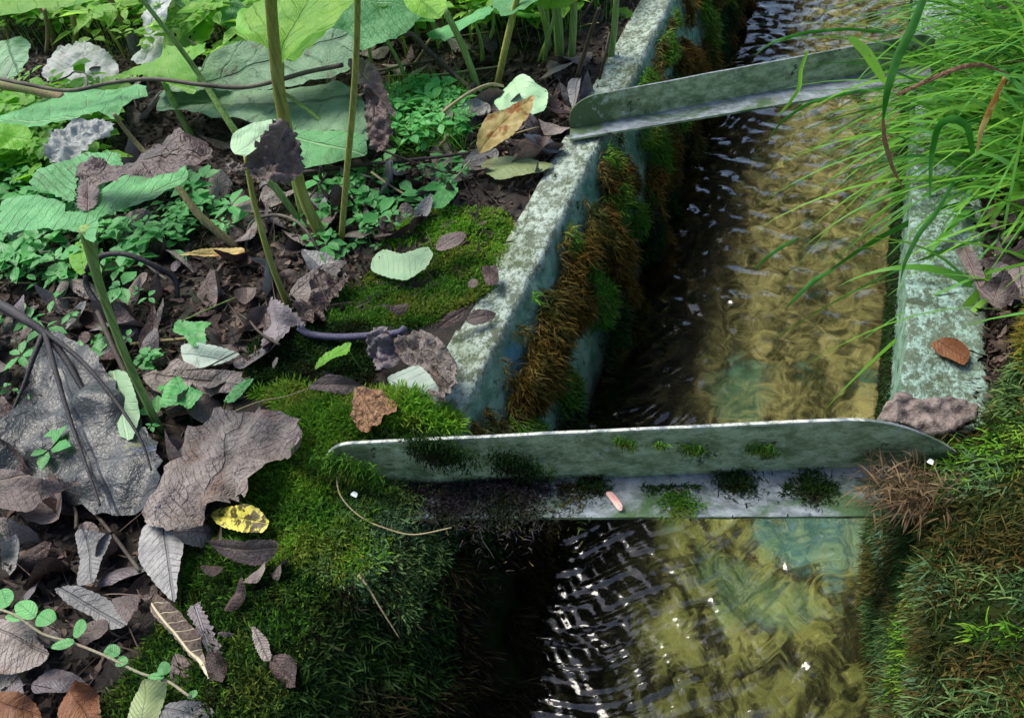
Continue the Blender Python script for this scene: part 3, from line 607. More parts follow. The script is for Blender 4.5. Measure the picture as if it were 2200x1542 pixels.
plant('butterbur_plant', 'front-left butterbur with a funnel-shaped green leaf and withered brown rim', 'plant', (338, 915),
      [([(188, 492, .03), (205, 580, .02), (245, 700, .01), (290, 810, 0), (338, 915, 0)], [.012, .0065, .006, .0062, .0068], 'stem')],
      [('leaf', zz([(0, 432), (0, 497), (60, 490), (130, 488), (175, 500), (200, 520), (215, 465), (260, 452), (330, 428), (385, 400), (403, 388), (398, 356), (340, 355), (280, 368), (235, 388), (200, 425), (170, 455), (145, 455), (130, 430), (80, 417), (30, 420)], .405), [(190, 480, .405), (400, 375, .41)], 'butter', cr),
       ('leaf', zz([(65, 398), (80, 365), (140, 345), (190, 328), (250, 330), (260, 350), (240, 375), (205, 400), (190, 385), (170, 378), (160, 405), (155, 432), (110, 412)], .405), [(165, 430, .405), (230, 335, .41)], 'butter', cr),
       ('withered_rim', [(160, 376, .10), (195, 346, .13), (240, 343, .12), (330, 303, .14), (395, 278, .16), (440, 300, .16), (460, 345, .13), (400, 356, .10), (330, 362, .09), (260, 374, .08), (222, 392, .07), (205, 406, .06)], None, 'darkbrown', dict(crumple=.02, freq=18, serr=.003)),
       ('withered_rim', zz([(165, 440), (172, 385), (195, 372), (212, 405), (205, 440), (180, 452)], .41), None, 'darkbrown', cr)])
plant('butterbur_plant', 'tall thick-stemmed butterbur with a lime leaf catching the light at top left centre', 'plant', (692, 502),
      [([(578, -60, .0), (585, 60, .0), (600, 200, 0), (628, 330, 0), (655, 430, 0), (692, 502, 0)], [.0095, .0105, .0115, .0115, .0115, .013], 'stemy'), ],
      [])
plant('butterbur_plant', 'butterbur shoot whose lime-green leaf spreads behind the tall thick stem', 'plant', (650, 470),
      [([(604, 130, .12), (606, 200, .1), (620, 330, .05), (650, 470, 0)], [.006, .007, .007, .008], 'stem')],
      [('leaf', [(500, 62, .1), (535, 68, .13), (528, 48, .16), (520, 20, .2), (560, 0, .24), (590, -30, .3), (780, -30, .3), (750, 15, .22), (715, 48, .16), (660, 75, .12), (625, 112, .1), (606, 142, .1), (590, 125, .1), (570, 98, .1), (530, 85, .08)], [(606, 140, .1), (690, -20, .3)], 'lime', dict(crumple=.012, freq=7, serr=.001)),
       ])
plant('butterbur_plant', 'slanting pale stem with a torn bright green leaf at upper left', 'plant', (560, 350),
      [([(290, -20, .05), (380, 95, .05), (430, 165, .05), (505, 283, 0), (560, 350, 0)], [.005, .006, .0065, .0085, .008], 'stem')],
      [('leaf', [(232, 167, .08), (300, 140, .1), (345, 124, .12), (352, 98, .15), (400, 104, .14), (442, 92, .12), (435, 120, .1), (418, 135, .1), (425, 170, .06), (415, 202, .03), (380, 187, .04), (330, 166, .06), (290, 166, .06)], [(412, 190, .04), (250, 165, .1)], 'bright', dict(crumple=.01, freq=9, serr=.0015))])
plant('thin_stemmed_plant', 'slender upright green stem left of the moss cushion', 'plant', (726, 512),
      [([(768, -60, 0), (766, 90, 0), (758, 230, 0), (745, 370, 0), (726, 512, 0)], [.005, .0055, .0058, .006, .0065], 'stemy')], [])
plant('wilting_plant', 'wilting plant with a limp blue-green and brown hood above a thin olive stem', 'plant', (620, 656),
      [([(528, 335, .04), (545, 430, .02), (575, 540, 0), (600, 610, 0), (620, 656, 0)], [.004, .005, .0055, .006, .0075], 'stemy')],
      [('leaf', [(495, 315, .02), (500, 285, .04), (540, 266, .06), (592, 258, .08), (585, 290, .05), (556, 320, .02), (530, 335, .0), (505, 332, 0)], [(505, 330, 0), (580, 262, .06)], 'pale', dict(crumple=.006, freq=14)),
       ('withered_leaf', [(528, 342, .0), (548, 312, .02), (575, 285, .04), (592, 260, .06), (625, 272, .08), (645, 310, .06), (652, 360, .03), (622, 388, .0), (575, 386, -.02), (540, 380, -.02)], None, 'brown', dict(crumple=.028, freq=22, serr=.003)),
       ('withered_leaf', [(480, 350, .0), (500, 335, .02), (530, 345, .02), (525, 375, .0), (505, 365, -.01), (488, 372, -.02)], None, 'greydead', dict(crumple=.02, freq=30, serr=.002))])
plant('butterbur_plant', 'butterbur with a broad blue-green leaf underside draped behind the thick stem', 'plant', (760, 330),
      [([(595, 190, .06), (690, 260, .03), (760, 330, 0)], [.004, .005, .005], 'stem')],
      [('leaf', [(332, 232, 0.020), (348, 192, 0.090), (420, 186, 0.130), (500, 195, 0.140), (590, 192, 0.150), (700, 180, 0.170), (760, 188, 0.150), (792, 240, 0.070), (790, 295, -0.010), (755, 300, -0.030), (735, 282, -0.020), (640, 283, -0.010), (560, 270, -0.010), (480, 262, -0.010), (400, 238, 0.010)], [(770, 210, 0.120), (340, 225, 0.030)], 'under', dict(crumple=.018, freq=7, serr=.001)),
       ('leaf', [(560, 270, -0.020), (640, 282, -0.020), (735, 281, -0.030), (780, 290, -0.050), (785, 325, -0.100), (720, 350, -0.130), (655, 362, -0.130), (600, 330, -0.100)], [(560, 270, -0.020), (760, 320, -0.100)], 'butter', dict(crumple=.01, freq=7))])
plant('butterbur_plant', 'butterbur with a hole-eaten dull green leaf under the lichened twig', 'plant', (700, 300),
      [([(600, 185, .3), (700, 300, 0)], [.004, .004], 'stem')],
      [('leaf', [(425, 182, 0.000), (450, 120, 0.060), (520, 90, 0.100), (600, 78, 0.120), (722, 62, 0.140), (765, 92, 0.100), (757, 142, 0.050), (700, 172, 0.000), (600, 188, -0.020), (500, 194, -0.020)], [(440, 175, 0.000), (740, 80, 0.120)], 'under', dict(crumple=.014, freq=8, serr=.002))])
plant('butterbur_plant', 'butterbur with bright toothed leaf full of holes near the top edge', 'plant', (455, 260),
      [([(395, 115, .12), (415, 180, .06), (455, 260, 0)], [.004, .005, .006], 'stem')],
      [('leaf', [(352, 128, .3), (343, 70, .35), (362, 0, .45), (400, -10, .47), (412, 15, .42), (440, 22, .4), (462, 45, .38), (452, 82, .34), (420, 102, .3), (385, 112, .3)], [(365, 125, .3), (430, 10, .43)], 'bright', dict(crumple=.014, freq=9, serr=.004)),
       ('leaf', [(440, 145, .22), (465, 95, .27), (520, 92, .28), (548, 105, .26), (580, 165, .2), (560, 178, .18), (450, 178, .18)], [(450, 170, .2), (540, 100, .27)], 'bright', dict(crumple=.014, freq=9, serr=.003)),
       ('leaf', [(465, 40, .35), (490, 5, .42), (525, 0, .43), (528, 50, .35), (495, 62, .33)], None, 'butter', dict(crumple=.01, freq=9, serr=.003))])
plant('butterbur_plant', 'butterbur with a long flat green leaf reaching in from the left edge', 'plant', (510, 530),
      [([(245, 245, .04), (290, 305, .05), (380, 400, .02), (430, 465, 0), (510, 530, 0)], [.004, .005, .007, .0085, .009], 'stemr')],
      [('leaf', [(-20, 250, .12), (60, 222, .18), (140, 200, .22), (230, 188, .24), (310, 186, .24), (318, 208, .2), (285, 215, .18), (262, 230, .15), (245, 256, .1), (215, 245, .12), (130, 258, .08), (60, 270, .06), (-20, 275, .05)], [(245, 250, .1), (-20, 262, .1)], 'butter', dict(crumple=.012, freq=9, serr=.002))])
plant('butterbur_plant', 'cut pale flat stalk standing behind the wilting hood', 'plant', (645, 470),
      [([(568, 375, .0), (600, 415, .0), (645, 470, 0)], [.0075, .008, .006], 'stem')], [])
plant('butterbur_plant', 'short hollow stem ending above the brown withered rim', 'plant', (415, 300),
      [([(352, 175, .02), (375, 225, .01), (415, 300, 0)], [.007, .0085, .009], 'stem')], [])
# stems and leaves standing further back
bgst = [((125, 120), (70, -30), .009, 'stemr'), ((105, 130), (95, 20), .007, 'stemr'), ((165, 120), (155, 30), .01, 'stemy'), ((290, 110), (225, -20), .011, 'stemr'), ((278, 140), (230, 60), .005, 'stemy'), ((255, 110), (180, 60), .006, 'stemy'), ((305, 60), (270, -20), .008, 'stemy'), ((30, 110), (0, 40), .006, 'stemr'),
        ((765, 100), (758, -20), .011, 'stem'), ((945, 95), (920, 30), .009, 'stem'), ((1030, 185), (955, 20), .009, 'stem'), ((1062, 175), (1118, -30), .009, 'stemy'), ((1180, 95), (1150, -20), .008, 'stem'), ((1200, 110), (1190, -20), .013, 'stem'), ((1225, 115), (1232, -20), .010, 'stem'), ((1310, 120), (1325, -20), .0085, 'stem'), ((1035, 65), (1030, -20), .006, 'stem'), ((970, 55), (965, -20), .006, 'stemy'), ((875, 50), (880, -20), .007, 'stemr'), ((340, 100), (300, -20), .006, 'stem')]
for (b_px, t_px, r, mt) in bgst:
    plant('background_stem', 'green plant stem standing among others at the back of the left bank', 'stem', b_px, [([(t_px[0], t_px[1], 0), ((t_px[0] + b_px[0]) / 2 + 3, (t_px[1] + b_px[1]) / 2, 0), (b_px[0], b_px[1], 0)], [r * .85, r * .95, r], mt)], [], group='stems at the back of the left bank')
random.seed(5)
for i in range(22):
    px, py = random.uniform(0, 1250), random.uniform(-40, 210) + (60 if i % 3 == 0 else 0)
    b = W(px, py, z=0); b[2] = gz(b[0], b[1]); b[1] += .05
    if b[0] > -.72: b[0] -= .25
    root = empty('young_butterbur', tuple(b)); tag(root, 'young butterbur with one round toothed leaf among the plants at the back', 'plant', 'young butterburs at the back of the left bank')
    h = random.uniform(.10, .30); tp = b + [random.gauss(0, .04), random.gauss(0, .04) - .02, h]; tube('stem', [b, (b + tp) / 2 + [.012, 0, 0], tp], [.006, .005, .004], G['stem'], parent=root, seg=7)
    R = random.uniform(.07, .13); hd = random.uniform(0, 6.28); ax = np.array([math.cos(hd), math.sin(hd), random.uniform(-.5, .2)]); ay = np.array([-math.sin(hd), math.cos(hd), random.uniform(-.4, .4)]); ol = []
    for j in range(14):
        a = math.pi * (2 * (j + .5) / 14 - 1); rr = R * (1 - .72 * math.exp(-((abs(a) - math.pi) / .35) ** 2)) * random.uniform(.9, 1.08); ol.append(tp + ax * (math.cos(a) * rr + R * .25) + ay * math.sin(a) * rr)
    leaf_from_outline('leaf', ol, G[random.choice(['bright', 'butter', 'lime', 'under', 'bright', 'butter'])], [tp, tp + ax * R * 1.2], crumple=.016, freq=6, serr=.002, cup=random.uniform(-.2, .35), parent=root)
def lone(name, label, cat, ol, y0, mt, rib=None, **kw):
    P = [W(p[0], p[1], y=y0 + (p[2] if len(p) > 2 else 0)) for p in ol]; R = [W(p[0], p[1], y=y0 + (p[2] if len(p) > 2 else 0)) for p in rib] if rib else None
    return tag(leaf_from_outline(name, P, G[mt], R, **kw), label, cat)
lone('leaf', 'whitish fan-shaped leaf underside among the stems at upper left', 'leaf', [(90, 150, 0), (105, 120, .05), (135, 103, .1), (180, 95, .12), (228, 108, .1), (258, 150, .02), (240, 182, -.03), (160, 190, -.05), (100, 172, -.04)], 1.75, 'undergrey', [(175, 190, -.04), (180, 95, .1)], crumple=.02, freq=14, serr=.003)
lone('leaf', 'grey-green hanging leaf at the top edge beside the slanting stem', 'leaf', [(282, 128, 0), (300, 95, .04), (320, -10, .2), (372, -10, .2), (348, 60, .1), (346, 128, 0), (305, 138, -.02)], 1.8, 'undergrey', [(310, 130, 0), (345, -10, .2)], crumple=.015, freq=14, serr=.002)
lone('leaf', 'bright yellow-green leaf along the top left corner', 'leaf', [(-30, -40, .2), (230, -40, .2), (190, 8, .1), (80, 24, .05), (-30, 30, 0)], 1.5, 'lime', [(-30, 0, .1), (220, -20, .15)], crumple=.01, freq=8, serr=.001)
lone('leaf', 'pale green leaf at the left edge below the top corner', 'leaf', [(-20, 158, 0), (-15, 100, .1), (38, 75, .14), (62, 92, .1), (52, 132, .04), (30, 162, 0)], 1.4, 'under', None, crumple=.01, freq=9, serr=.001)
lone('leaf', 'crumpled silver-grey leaf under the long leaf at the left', 'leaf', [(92, 312, 0), (118, 280, .05), (190, 255, .1), (245, 262, .1), (230, 292, .06), (190, 312, .03), (150, 352, -.02), (108, 350, -.02)], 1.1, 'undergrey', None, crumple=.022, freq=26, serr=.002)
lone('leaf', 'vivid green drooping leaf at the left edge under the long leaf', 'leaf', [(-20, 262, 0), (55, 270, .02), (66, 300, 0), (40, 322, -.02), (-20, 312, -.03)], .95, 'bright', None, crumple=.008, freq=12, serr=.001)
lone('leaf', 'translucent lime leaf tip hanging from the top edge in the middle', 'leaf', [(862, -30, .1), (955, -30, .1), (958, 10, .02), (945, 36, 0), (915, 42, 0), (882, 25, 0), (868, 5, .04)], 1.6, 'lime', None, crumple=.006, freq=9)
lone('leaf', 'small lime leaf left of the top middle leaf tip', 'leaf', [(795, -30, .1), (835, -30, .1), (832, 12, 0), (808, 10, 0)], 1.8, 'lime', None, crumple=.006, freq=9)
lone('leaf', 'small lime leaf between stem and left wall at the top edge', 'leaf', [(1310, 20, 0), (1345, 15, .03), (1362, 32, 0), (1350, 58, -.03), (1318, 52, -.03)], 2.3, 'lime', None, crumple=.01, freq=12, serr=.002)
lone('leaf', 'yellow-green curled leaf right of the tall stem near the top', 'leaf', [(695, 45, .0), (740, 25, .05), (760, 50, 0), (752, 110, -.05), (722, 95, -.04)], 1.75, 'lime', None, crumple=.015, freq=14, serr=.002)
lone('leaf', 'withered brown leaf hanging behind the thin olive stem', 'leaf', [(748, 135, .06), (775, 122, .08), (810, 150, .05), (835, 210, 0), (850, 245, -.04), (820, 235, -.04), (785, 190, 0), (760, 170, .03)], 1.4, 'brown', None, crumple=.02, freq=20, serr=.002)
lone('leaf', 'dark withered leaf with a yellow base hanging in the shade beside the broad underside', 'leaf', [(780, 180, .0), (815, 215, 0), (840, 260, -.03), (830, 320, -.08), (800, 320, -.08), (785, 260, -.03)], 1.35, 'darkbrown', None, crumple=.02, freq=20, serr=.002)

# ------------------------------------------------------------------ hero fallen leaves
def fallen(label, ol, mt, rib=None, z=.02, cr=.013, freq=7, serr=.0007, name='fallen_leaf', cat='leaf', **kw):
    def g(p):
        q = W(p[0], p[1], z=0); zz_ = (gz(q[0], q[1]) if q[0] < -.6 else 0) + z + (p[2] if len(p) > 2 else 0); return W(p[0], p[1], z=zz_)
    return tag(leaf_from_outline(name, [g(p) for p in ol], G[mt], [g(p) for p in rib] if rib else None, crumple=cr, freq=freq, serr=serr, **kw), label, cat)
fallen('pale mint-green leaf lying face down on the moss cushion', [(797, 580), (800, 558), (822, 536), (865, 543, .01), (918, 530), (930, 548), (912, 578), (870, 602), (828, 594)], 'pale', [(820, 540), (925, 570)], z=.03, cr=.004, serr=.001)
fallen('small brown leaf on the bright moss above the pale green leaf', [(935, 530), (950, 510), (990, 502), (1002, 510), (990, 526), (950, 540)], 'brown', z=.035, cr=.01)
fallen('grey-beige oval leaf beside the left wall', [(1033, 352), (1060, 337), (1110, 333, .01), (1150, 343), (1188, 350), (1160, 372), (1110, 380), (1075, 390), (1045, 372)], 'olive', [(1035, 352), (1185, 352)], z=.025)
lone('fallen_leaf', 'upright yellow leaf with a rusty curled rim beside the left wall', 'leaf', [(1030, 333, 0), (1026, 290, .02), (1045, 250, .06), (1095, 230, .09), (1146, 200, .13), (1143, 232, .1), (1120, 270, .05), (1078, 305, .01)], 1.48, 'yellow', [(1030, 330, 0), (1146, 205, .13)], crumple=.01, freq=16, serr=.001)
fallen('pale green leaf lying behind the upright yellow leaf', [(1062, 222), (1082, 190), (1125, 162, .03), (1150, 180, .02), (1178, 200), (1170, 235), (1120, 250), (1080, 245)], 'pale', z=.04, cr=.015)
fallen('crumpled orange-tan leaf on the moss behind the near bar', [(752, 890), (768, 870), (762, 840, .02), (800, 832, .02), (845, 855, .02), (838, 885), (800, 912), (770, 915)], 'tan', z=.04, cr=.02, freq=32)
fallen('folded whitish leaf underside leaning on the left wall', [(830, 815), (865, 792, .02), (900, 785, .03), (935, 822, .02), (946, 868), (925, 880), (870, 848)], 'palew', [(830, 815), (940, 872)], z=.03, cr=.008)
fallen('large dark crumpled leaf heaped against the left wall top', [(850, 745), (910, 715, .02), (945, 730, .03), (975, 770, .03), (982, 815, .02), (960, 862), (925, 845), (900, 800), (865, 775)], 'greydead', z=.045, cr=.03, freq=38)
fallen('crumpled purple-brown leaf beside the lilac stalk', [(785, 750), (800, 705, .03), (825, 700, .04), (850, 740, .02), (848, 785), (810, 795), (790, 775)], 'purple', z=.035, cr=.025, freq=30)
fallen('purplish toothed leaf flopped over at the base of the olive stem', [(563, 752), (570, 690), (580, 640, .04), (615, 655, .05), (652, 695, .03), (635, 703), (612, 722), (590, 735)], 'purple', [(585, 640, .04), (600, 735)], z=.03, serr=.003, cr=.008)
fallen('brown leaf curled into a small roll on the moss', [(662, 832), (700, 805, .02), (740, 808, .02), (782, 830), (745, 846), (690, 840)], 'brown', z=.03, cr=.015)
fallen('huge blackened butterbur leaf spread over the litter at the left edge', [(92, 706, .05), (55, 765, .05), (20, 870, .04), (-30, 960, .03), (-30, 1020), (60, 1035), (150, 1080), (250, 1115), (312, 1100), (348, 1030, .02), (330, 950, .03), (290, 885, .03), (250, 825, .04), (190, 745, .05), (125, 712, .05)], 'dark', [(95, 715, .05), (250, 1100)], z=.03, cr=.05, freq=5, serr=.003)
fallen('large pale grey crumpled leaf draped beside the moss in the foreground', [(310, 1125), (335, 1040), (372, 930, .02), (420, 900, .03), (470, 885, .02), (500, 900, -.01), (560, 872, .05), (620, 885, .04), (652, 930, .01), (640, 965, .03), (600, 985, -.01), (560, 1000, .03), (530, 1070, .02), (500, 1075, -.02), (470, 1065, .03), (430, 1125), (380, 1140, .02)], 'greydead', [(440, 1120), (520, 880, .03)], z=.05, cr=.055, freq=7, serr=.003)
fallen('blue-grey strap-shaped leaf piece below the large crumpled leaf', [(303, 1135), (330, 1120), (402, 1108), (400, 1150), (382, 1230), (372, 1288), (330, 1250), (298, 1200)], 'greystrip', [(350, 1120), (370, 1280)], z=.045, cr=.008)
fallen('yellow leaf with black speckles and a lilac tip on the moss', [(455, 1105), (480, 1092), (530, 1083, .01), (560, 1095), (578, 1120), (565, 1144), (520, 1142), (475, 1130)], 'yspot', [(455, 1105), (575, 1125)], z=.045)
fallen('brown half-folded leaf below the yellow speckled leaf', [(448, 1158, .02), (520, 1160, .03), (592, 1165, .02), (582, 1200), (548, 1217), (500, 1205), (465, 1180)], 'brown', [(450, 1160), (590, 1170)], z=.05, serr=.001)
fallen('dark leaf with cream veins standing curled in the foreground', [(320, 1305), (335, 1275, .02), (370, 1295, .02), (402, 1330, .02), (430, 1365, .02), (437, 1400), (445, 1458), (424, 1430), (394, 1388), (358, 1350)], 'veined', [(330, 1290), (443, 1455)], z=.05, cr=.005)
fallen('purple-brown leaf half behind the cream-veined one', [(402, 1312), (430, 1298), (462, 1360), (482, 1420), (472, 1457), (445, 1458), (440, 1390)], 'purple', z=.04, serr=.002)
fallen('small pale pinkish leaf hanging on the foreground moss', [(540, 1345), (553, 1350), (575, 1375), (584, 1415), (566, 1420), (548, 1388)], 'greydead', z=.05, cr=.004)
fallen('grey rounded leaf at the lower left edge', [(-20, 1338), (60, 1332, .02), (82, 1375), (108, 1405), (90, 1430), (30, 1447), (-20, 1440)], 'greydead', [(-20, 1345), (105, 1405)], z=.045, cr=.007)
fallen('pale yellow-green leaf standing at the bottom edge', [(270, 1560), (298, 1482), (310, 1458, .02), (357, 1465, .02), (356, 1500), (325, 1560)], 'olive', [(300, 1560), (335, 1462)], z=.045)
fallen('grey leaf cut by the bottom edge beside the pale yellow-green one', [(340, 1560), (352, 1512), (400, 1500, .01), (440, 1505), (468, 1545), (470, 1570)], 'greystrip', z=.045)
fallen('pointed taupe leaf at the left edge below the black leaf', [(-20, 1015), (30, 1008, .02), (90, 1028, .02), (182, 1038), (130, 1058), (95, 1075), (60, 1102), (-20, 1085)], 'brown', [(-20, 1040), (180, 1038)], z=.06)
fallen('rolled pale green leaf leaning on the black leaf', [(233, 800), (270, 798, .02), (290, 850, .02), (301, 890), (286, 942), (258, 935), (243, 870)], 'pale', [(250, 800), (272, 940)], z=.06, cr=.004)
fallen('silvery green folded leaf lying behind the lobed green leaf', [(388, 742), (430, 737, .02), (515, 760), (470, 782), (430, 792), (400, 790)], 'palew', z=.04)
fallen('wide beige crumpled leaf with torn edge behind the ivy-like leaf', [(300, 800), (340, 790, .02), (380, 770, .02), (440, 795, .02), (520, 800), (505, 840), (440, 850), (400, 850), (330, 838)], 'greydead', z=.03, cr=.02)
fallen('small brown leaf lying across the top of the left wall', [(1000, 690), (1018, 668, .01), (1065, 672), (1055, 690), (1020, 700)], 'brown', z=.015)
fallen('dark brown curled leaf at the outer side of the left wall', [(938, 705), (962, 675, .01), (1000, 662, .01), (990, 688), (960, 702)], 'darkbrown', z=.03)
fallen('dark red-brown scrap tucked against the left wall', [(1035, 575), (1066, 568), (1070, 600), (1045, 610)], 'darkbrown', z=.035)
fallen('light grey ribbed leaf between the moss and the strap-shaped leaf', [(165, 1150), (180, 1140, .02), (240, 1150), (225, 1190), (205, 1245), (165, 1255), (172, 1200)], 'greystrip', z=.04)
fallen('triangular pinkish-brown leaf in the left foreground', [(238, 1285), (296, 1275), (290, 1310), (272, 1338)], 'brown', z=.05)
fallen('long bluish-grey leaf slanting in the left foreground', [(118, 1265), (170, 1258, .01), (230, 1285), (275, 1338), (225, 1350), (190, 1320), (150, 1300)], 'greystrip', z=.035)
fallen('rust-orange leaf at the bottom edge left', [(130, 1560), (138, 1500), (160, 1460, .03), (205, 1490), (212, 1560)], 'rust', z=.03, cr=.015)
fallen('mottled rust leaf in the bottom left corner', [(-20, 1560), (-10, 1490), (40, 1485, .02), (80, 1510), (90, 1560)], 'rust', z=.03, cr=.015)
fallen('mustard yellow leaf strip at the foot of the reddish stem', [(380, 545), (440, 528, .01), (520, 530), (515, 545), (440, 545)], 'yellow', z=.03)
fallen('broad wavy grey leaf beside the base of the wilting plant', [(620, 640), (640, 600, .02), (700, 565, .03), (745, 560, .02), (720, 600), (670, 650)], 'greydead', [(620, 640), (740, 565)], z=.03, cr=.015)
fallen('dark wrinkled leaf right of the wilting plant base', [(640, 660), (690, 590, .02), (740, 580, .03), (745, 620), (700, 650), (690, 690), (650, 690)], 'darkbrown', z=.03, cr=.03, freq=35)
# right side
fallen('brown curled leaf between right wall and grass', [(2052, 538), (2085, 528, .02), (2115, 590), (2110, 640), (2090, 600)], 'brown', z=.04, cr=.01)
fallen('pinkish-brown folded leaf on the right bank behind the moss', [(2108, 615), (2140, 590, .03), (2165, 575, .03), (2195, 625), (2155, 660), (2125, 645)], 'brown', z=.05, cr=.02)
fallen('grey-pink leaf at the right edge above the moss', [(2150, 590), (2230, 560, .02), (2230, 660), (2175, 640)], 'greydead', z=.03, cr=.015)
fallen('red-brown leaf lying on top of the right wall', [(1998, 742), (2025, 722, .01), (2060, 730), (2085, 755), (2070, 785), (2020, 762)], 'rust', z=.012, cr=.006)
fallen('dark folded leaf on the right bank under the grass tips', [(2100, 560), (2160, 545, .02), (2200, 520), (2210, 580), (2150, 590)], 'darkbrown', z=.02, cr=.02)
def g0(a, b, z): return W(a, b, z=z)
bk = leaf_from_outline('bark_piece', [g0(*p) for p in [(1880, 908, .02), (1925, 852, .05), (1990, 855, .05), (2050, 850, .05), (2098, 868, .04), (2095, 888, .04), (2050, 920, .03), (2000, 930, .03), (1940, 905, .04)]], G['bark'], None, crumple=.02, freq=20)
sm = bk.modifiers.new('thick', 'SOLIDIFY'); sm.thickness = .012; tag(bk, 'grey-brown piece of bark resting where the right wall meets the near bar', 'bark')
o = fallen('tiny pink leaf scrap on the flat flange of the near bar', [(1302, 1060), (1314, 1056, .006), (1336, 1084, .006), (1335, 1096), (1326, 1094)], 'tan', z=0.022, cr=.003, name='leaf_scrap', serr=0); o.data.materials[0] = G['pink']
for a, b, l in ((760, 1062, 'white fleck in the moss at the left end of the near bar'), (1998, 992, 'white fleck on the right end of the near bar')):
    o = fallen(l, [(a - 7, b), (a, b - 7, .002), (a + 8, b - 3), (a + 5, b + 6)], 'white', z=.05, cr=.001, name='pale_fleck', cat='fleck', serr=0)

# lobed small living leaves with stalks
def small_leaf(label, ol, st, mt, rib=None, z=.05):
    b = W(*st[-1][:2], z=.0); b[2] = gz(b[0], b[1]); root = empty('seedling', tuple(b)); tag(root, label, 'seedling')
    leaf_from_outline('leaf', [W(p[0], p[1], z=z + (p[2] if len(p) > 2 else 0)) for p in ol], G[mt], [W(*p, z=z) for p in rib] if rib else None, crumple=.004, freq=30, serr=.0008, parent=root)
    P = [W(*p, z=z * (1 - i / (len(st) - 1))) for i, p in enumerate(st)]; P[-1] = b; tube('stem', P, [.0012] * len(P), G['stem'], parent=root, seg=6)
small_leaf('ivy-shaped pale green leaf on a short stalk behind the large grey leaf', [(345, 875), (352, 835), (362, 822), (385, 808), (400, 826), (436, 842), (420, 862), (408, 878), (385, 868)], [(400, 872), (405, 885), (408, 900)], 'herb', [(400, 872), (380, 812)])
small_leaf('lobed green leaf lying beside the dark leaves left of centre', [(372, 712), (380, 685), (415, 692), (452, 690), (440, 712), (442, 738), (412, 742), (395, 722)], [(390, 690), (480, 650), (540, 620)], 'herb', [(385, 690), (435, 735)])
small_leaf('single bright green blade-like leaf on the dark moss', [(676, 792), (688, 766), (720, 745), (754, 736), (745, 760), (712, 772)], [(745, 745), (760, 770), (778, 800)], 'bright', [(676, 792), (752, 738)])
small_leaf('tiny blue-green leaf on a stalk left of the wall moss', [(925, 445), (935, 415), (950, 398), (985, 405), (975, 425), (950, 447)], [(950, 440), (948, 460), (945, 480)], 'herb')
small_leaf('blue-green seedling leaf below the lobed leaves', [(480, 860), (505, 830), (545, 812), (530, 835), (500, 862)], [(485, 860), (480, 880), (470, 890)], 'herb')
small_leaf('round green leaf behind the front-left stem', [(148, 540), (165, 520), (200, 522), (205, 545), (190, 575), (172, 590), (152, 570)], [(190, 560), (205, 600), (215, 620)], 'bright')

# creeping vine in the lower left corner
b = W(-30, 1300, z=.07); root = empty('creeping_vine', tuple(b)); tag(root, 'creeping stem with pairs of round green leaves crossing the lower left corner', 'vine')
vp = [(-30, 1300), (30, 1320), (90, 1360), (155, 1380), (230, 1410), (300, 1445), (355, 1460), (400, 1490), (415, 1500)]
VP = [W(p[0], p[1], z=.075 + .006 * math.sin(i * 2)) for i, p in enumerate(vp)]; tube('stem', VP, [.0018] * len(VP), G['vine'], parent=root, seg=6)
def oval(c, ang, L, wd, n=9, z=.08):
    r = []
    for i in range(n * 2):
        a = math.pi * 2 * i / (2 * n); x = L / 2 * math.cos(a) * 1.0; y = wd / 2 * math.sin(a) * (1 + .2 * math.cos(a)); r.append((c[0] + x * math.cos(ang) - y * math.sin(ang), c[1] + x * math.sin(ang) + y * math.cos(ang), z))
    return r
for (cx, cy, a, L, wd) in [(10, 1285, -1.2, 46, 36), (55, 1308, .3, 52, 42), (28, 1325, 0, 34, 20), (97, 1328, -.6, 50, 34), (0, 1365, 0, 0, 0), (170, 1350, -1.1, 44, 26), (135, 1384, -.3, 52, 20), (240, 1398, -.4, 36, 28), (260, 1420, -.6, 30, 20), (352, 1437, -.9, 34, 24), (335, 1452, -.1, 36, 16), (412, 1490, -.7, 26, 14)]:
    if L: leaf_from_outline('leaf', [W(*p) for p in oval((cx, cy), a, L, wd)], G['herb'], None, crumple=.003, freq=40, step=.003, parent=root)

# ------------------------------------------------------------------ stalks, twigs, tendrils
def stick(name, label, cat, px, r, mt, zs, taper=.7):
    P = [W(p[0], p[1], z=zs[i] if isinstance(zs, (list, tuple)) else zs) for i, p in enumerate(px)]
    return tag(tube(name, P, [r * (1 - (1 - taper) * i / (len(P) - 1)) for i in range(len(P))], G[mt], seg=7), label, cat)
stick('twig', 'long dark knobbly twig crossing behind the butterbur stems', 'twig', [(-20, 165), (60, 182), (150, 195), (240, 178), (330, 170), (430, 182), (520, 188), (600, 172), (660, 155), (735, 140)], .0045, 'twigpale', [.28, .28, .27, .27, .28, .27, .26, .27, .28, .3], 1.1)
stick('twig', 'thin black twig looping up from the long twig at upper left', 'twig', [(110, 178), (145, 165), (160, 155), (185, 160), (188, 182)], .002, 'twig', .29)
stick('twig', 'dark horizontal twig on the litter right of the thin olive stem', 'twig', [(640, 372), (720, 362), (820, 350), (920, 340), (1010, 328)], .005, 'twig', .035)
stick('twig', 'small forked twig branching from the dark horizontal twig', 'twig', [(710, 362), (690, 390), (665, 425)], .003, 'twig', .03)
stick('twig', 'dead stalk bent into an arch near the top centre', 'twig', [(765, 98), (810, 85), (878, 72), (920, 110), (970, 155), (1012, 192)], .0065, 'twig', [.14, .17, .18, .12, .05, .02], 1)
stick('twig', 'dark stick leaning up beside the left wall near the top', 'twig', [(1287, 20), (1268, 75), (1240, 165)], .0045, 'twig', [.3, .18, .03], 1.3)
